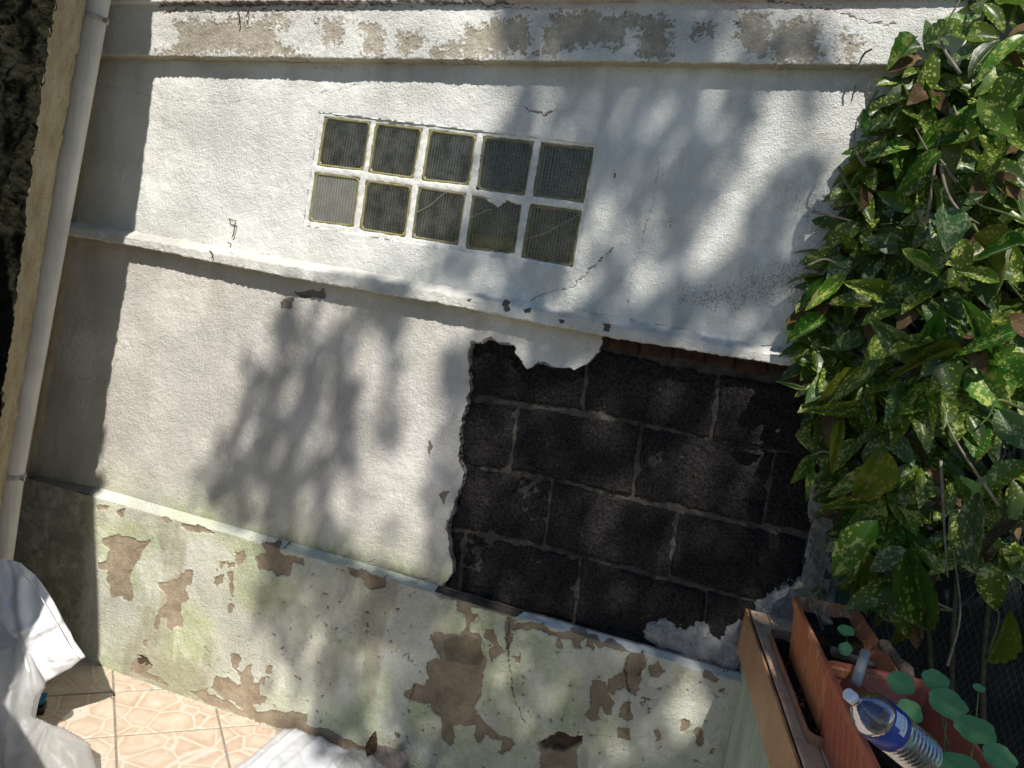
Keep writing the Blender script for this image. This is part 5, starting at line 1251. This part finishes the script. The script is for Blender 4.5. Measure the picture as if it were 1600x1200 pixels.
# ---------------------------------------------------------------- hooks and wires on the wall
def hook(pxs, y, r, label, yy=None):
    pts = []
    for i, (a, b, off) in enumerate(pxs): pts.append(W(a, b, y-off))
    o = tube('wire_hook', pts, r, M['rust'], None, 6); setp(o, label, 'hook'); return o
hook([(358, 341, -.01), (359, 343, .014), (369, 345, .016), (367, 352, .016), (365, 366, .012), (363, 370, .008)], 0, .0022, 'rusty bent wire hook sticking out just above the ledge, lower left of the glass blocks')
hook([(370, 18, -.01), (374, 22, .014), (374.5, 30, .014), (373, 40, .010)], YB, .0022, 'left hand one of two rusty hooks in the top band near the drainpipe')
hook([(384, 7, -.01), (388, 12, .012), (387, 20, .014), (385, 27, .012)], YB, .0022, 'right hand one of two rusty hooks under the crack of the top band')
hook([(356, 379, -.005), (361, 381, .012), (360, 386, .012)], YM, .002, 'tiny rusty wire end poking from the ledge under the bent hook')
hook([(327, 392, -.005), (331, 394, .010), (333, 400, .010), (330, 404, .008)], YM, .002, 'small rusty loop of wire on the face of the ledge left of the bent hook')
hook([(1345, 92, -.005), (1352, 82, .03), (1362, 77, .05)], YB, .003, 'short dark peg standing out of the top band beside the shrub')
hook([(1338, 126, -.005), (1335, 140, .006), (1331, 158, .006)], 0, .0012, 'thin wire hanging below the top band beside the shrub')
hook([(960, 270, -.005), (961, 273, .006), (960, 278, .006)], 0, .0025, 'small rusty nail in the wall right of the glass blocks')

# ---------------------------------------------------------------- the tree that shades the wall (stands behind the viewer, above the frame)
SHADE = np.array([(640,-150),(772,-10),(775,130),(770,190),(748,240),(735,330),(690,370),(640,420),(560,440),(470,470),(430,480),(395,560),(345,680),(315,780),(400,860),(400,960),(430,1100),(560,1250),(700,1500),(2300,1500),(2300,-700),(640,-700)], float)
LIT = [(470,560,405,800,11,.5),(430,540,380,720,9,.4),(520,600,470,840,13,.5),(400,760,395,840,12,.4),(600,395,690,470,28,.75),(745,400,762,440,20,.8),(575,550,590,860,34,.85),(665,510,640,870,36,.97),(500,500,530,490,26,.6),(700,490,735,520,22,.85),(520,740,560,850,22,.5),(430,1000,470,1100,26,.55),(500,960,480,1110,20,.55),
 (780,1010,790,1120,20,.75),(1060,1085,1070,1130,34,.95),(945,1140,960,1190,22,.6),(590,1000,600,1150,24,.45),(690,990,700,1010,16,.4),(1120,130,1110,190,24,.85),(1215,165,1205,230,32,1),(1205,230,1110,390,32,1),(1345,140,1330,240,18,.95),(1290,130,1240,150,22,.6),
 (945,325,912,400,24,.8),(990,370,1002,450,20,.75),(905,430,880,480,22,.7),(850,130,852,165,14,.55),(1120,500,1180,540,26,.55),(1080,420,1100,470,24,.45),(650,20,640,60,20,.6),(700,20,740,60,24,.7),(1160,15,1220,60,44,1),(1270,20,1300,80,32,.9),(1350,10,1340,60,20,.7),
 (1200,600,1235,690,42,1),(1110,690,1090,755,32,.95),(945,770,940,840,26,.85),(990,725,985,750,14,.9),(1060,600,1050,620,18,.7),(760,680,740,760,18,.7),(800,900,790,930,18,.6),(1050,600,1060,610,12,.4),(870,440,900,470,18,.5),(800,420,780,460,16,.4),(820,540,830,560,20,.4),
 (1380,130,1420,170,30,.6),(1340,400,1370,450,30,.6),(1480,300,1500,350,45,.7),(1550,170,1570,200,40,.6),(1440,560,1470,600,45,.7),(1300,610,1330,640,36,.6),(1560,650,1600,680,35,.6),(1260,500,1290,520,28,.6),(1400,840,1410,870,30,.35),(1540,830,1540,860,25,.5),(1320,850,1340,880,26,.35),(1370,720,1380,740,25,.5),(1520,500,1560,520,35,.5),(1430,60,1450,80,30,.6)]
Npt = 60000
sx_ = rng.uniform(-2.35, 2.1, Npt*2); sz_ = rng.uniform(-1.2, 3.9, Npt*2)
def proj(X_, Y_, Z_):
    d = np.stack([X_-CAM[0], Y_-CAM[1], Z_-CAM[2]], 0); c_ = RW.T @ d; return 800+FPX*c_[0]/c_[2], 600+FPX*c_[1]/c_[2]
ux, uy = proj(sx_, np.zeros_like(sx_), sz_)
sd = sdpoly(ux, uy, SHADE); dens = sstep(34, -34, sd)*(1-.22*sstep(-70, 0, sd))
dens *= 1-.25*(sdpoly(ux, uy, np.array([(735, 540), (1255, 590), (1240, 1000), (690, 920)])) < 0)
dens *= 1-.78*sstep(1250, 1320, ux)*sstep(930, 860, uy)
for (a, b, c_, d_, r, s_) in LIT: dens *= 1-s_*np.exp(-(sdline(ux, uy, [(a, b), (c_, d_)])/(r*.95))**2.6)
keep = rng.random(len(ux)) < np.clip(dens, 0, 1)**1.5*.30
sx_, sz_ = sx_[keep], sz_[keep]
# added unseen leaf clump, placed to keep sun off the dark wall
ex = rng.uniform(-5.2, -2.52, 5200); ez = rng.uniform(-1.6, 4.2, 5200)
bx_ = np.concatenate([sx_, ex]); bz_ = np.concatenate([sz_, ez]); n_ = len(bx_)
kk = rng.uniform(3.8, 5.6, n_); kk[len(sx_):] = rng.uniform(1.6, 3.0, len(ex))
Bp = np.stack([bx_, np.zeros(n_), bz_], 1)-np.stack([kk*-.35, kk, kk*-1.3], 1)
th = rng.uniform(0, 6.283, n_); ph = rng.uniform(-1, 1, n_); a1 = np.stack([np.cos(th)*np.sqrt(1-ph**2), np.sin(th)*np.sqrt(1-ph**2), ph], 1)
rv = rng.normal(size=(n_, 3)); a2 = np.cross(a1, rv); a2 /= np.linalg.norm(a2, axis=1, keepdims=True)
ls = rng.uniform(.035, .055, n_)[:, None]
Vt = np.stack([Bp-a1*ls, Bp+a2*ls*.55, Bp+a1*ls, Bp-a2*ls*.55], 1).reshape(-1, 3)
tree = empty('shade_tree', (4.6, -6.4, 0), 'leafy tree beside the terrace whose crown throws dappled shade on the wall', 'tree')
M['canopy'] = simple('tree_leaves', (.04, .075, .02), (.07, .12, .03), 6, .6, .1, .002, 30, .3)
co_ = link('crown', bigmesh('crown', Vt, np.arange(n_*4).reshape(-1, 4), False), M['canopy'], tree); co_['kind'] = 'stuff'
M['trunk'] = simple('grey_bark', (.09, .07, .05), (.18, .15, .12), 12, .9, .8, .02, 40, .2)
tube('trunk', smoothpts([(4.6, -6.4, -.05), (4.5, -6.3, 2.5), (4.0, -6.0, 5), (3.2, -5.4, 6.6)], 5), list(np.linspace(.17, .08, 16)), M['trunk'], tree, 14)
for e_ in ((1.4, -4.8, 7.2), (3.0, -4.4, 8.2), (2.2, -5.2, 8.6)):
    tube('limb', smoothpts([(3.3, -5.5, 6.4), np.array([3.2, -5.2, 7.0])*.5+np.array(e_)*.5, e_], 5), list(np.linspace(.06, .015, 11)), M['trunk'], tree, 8)
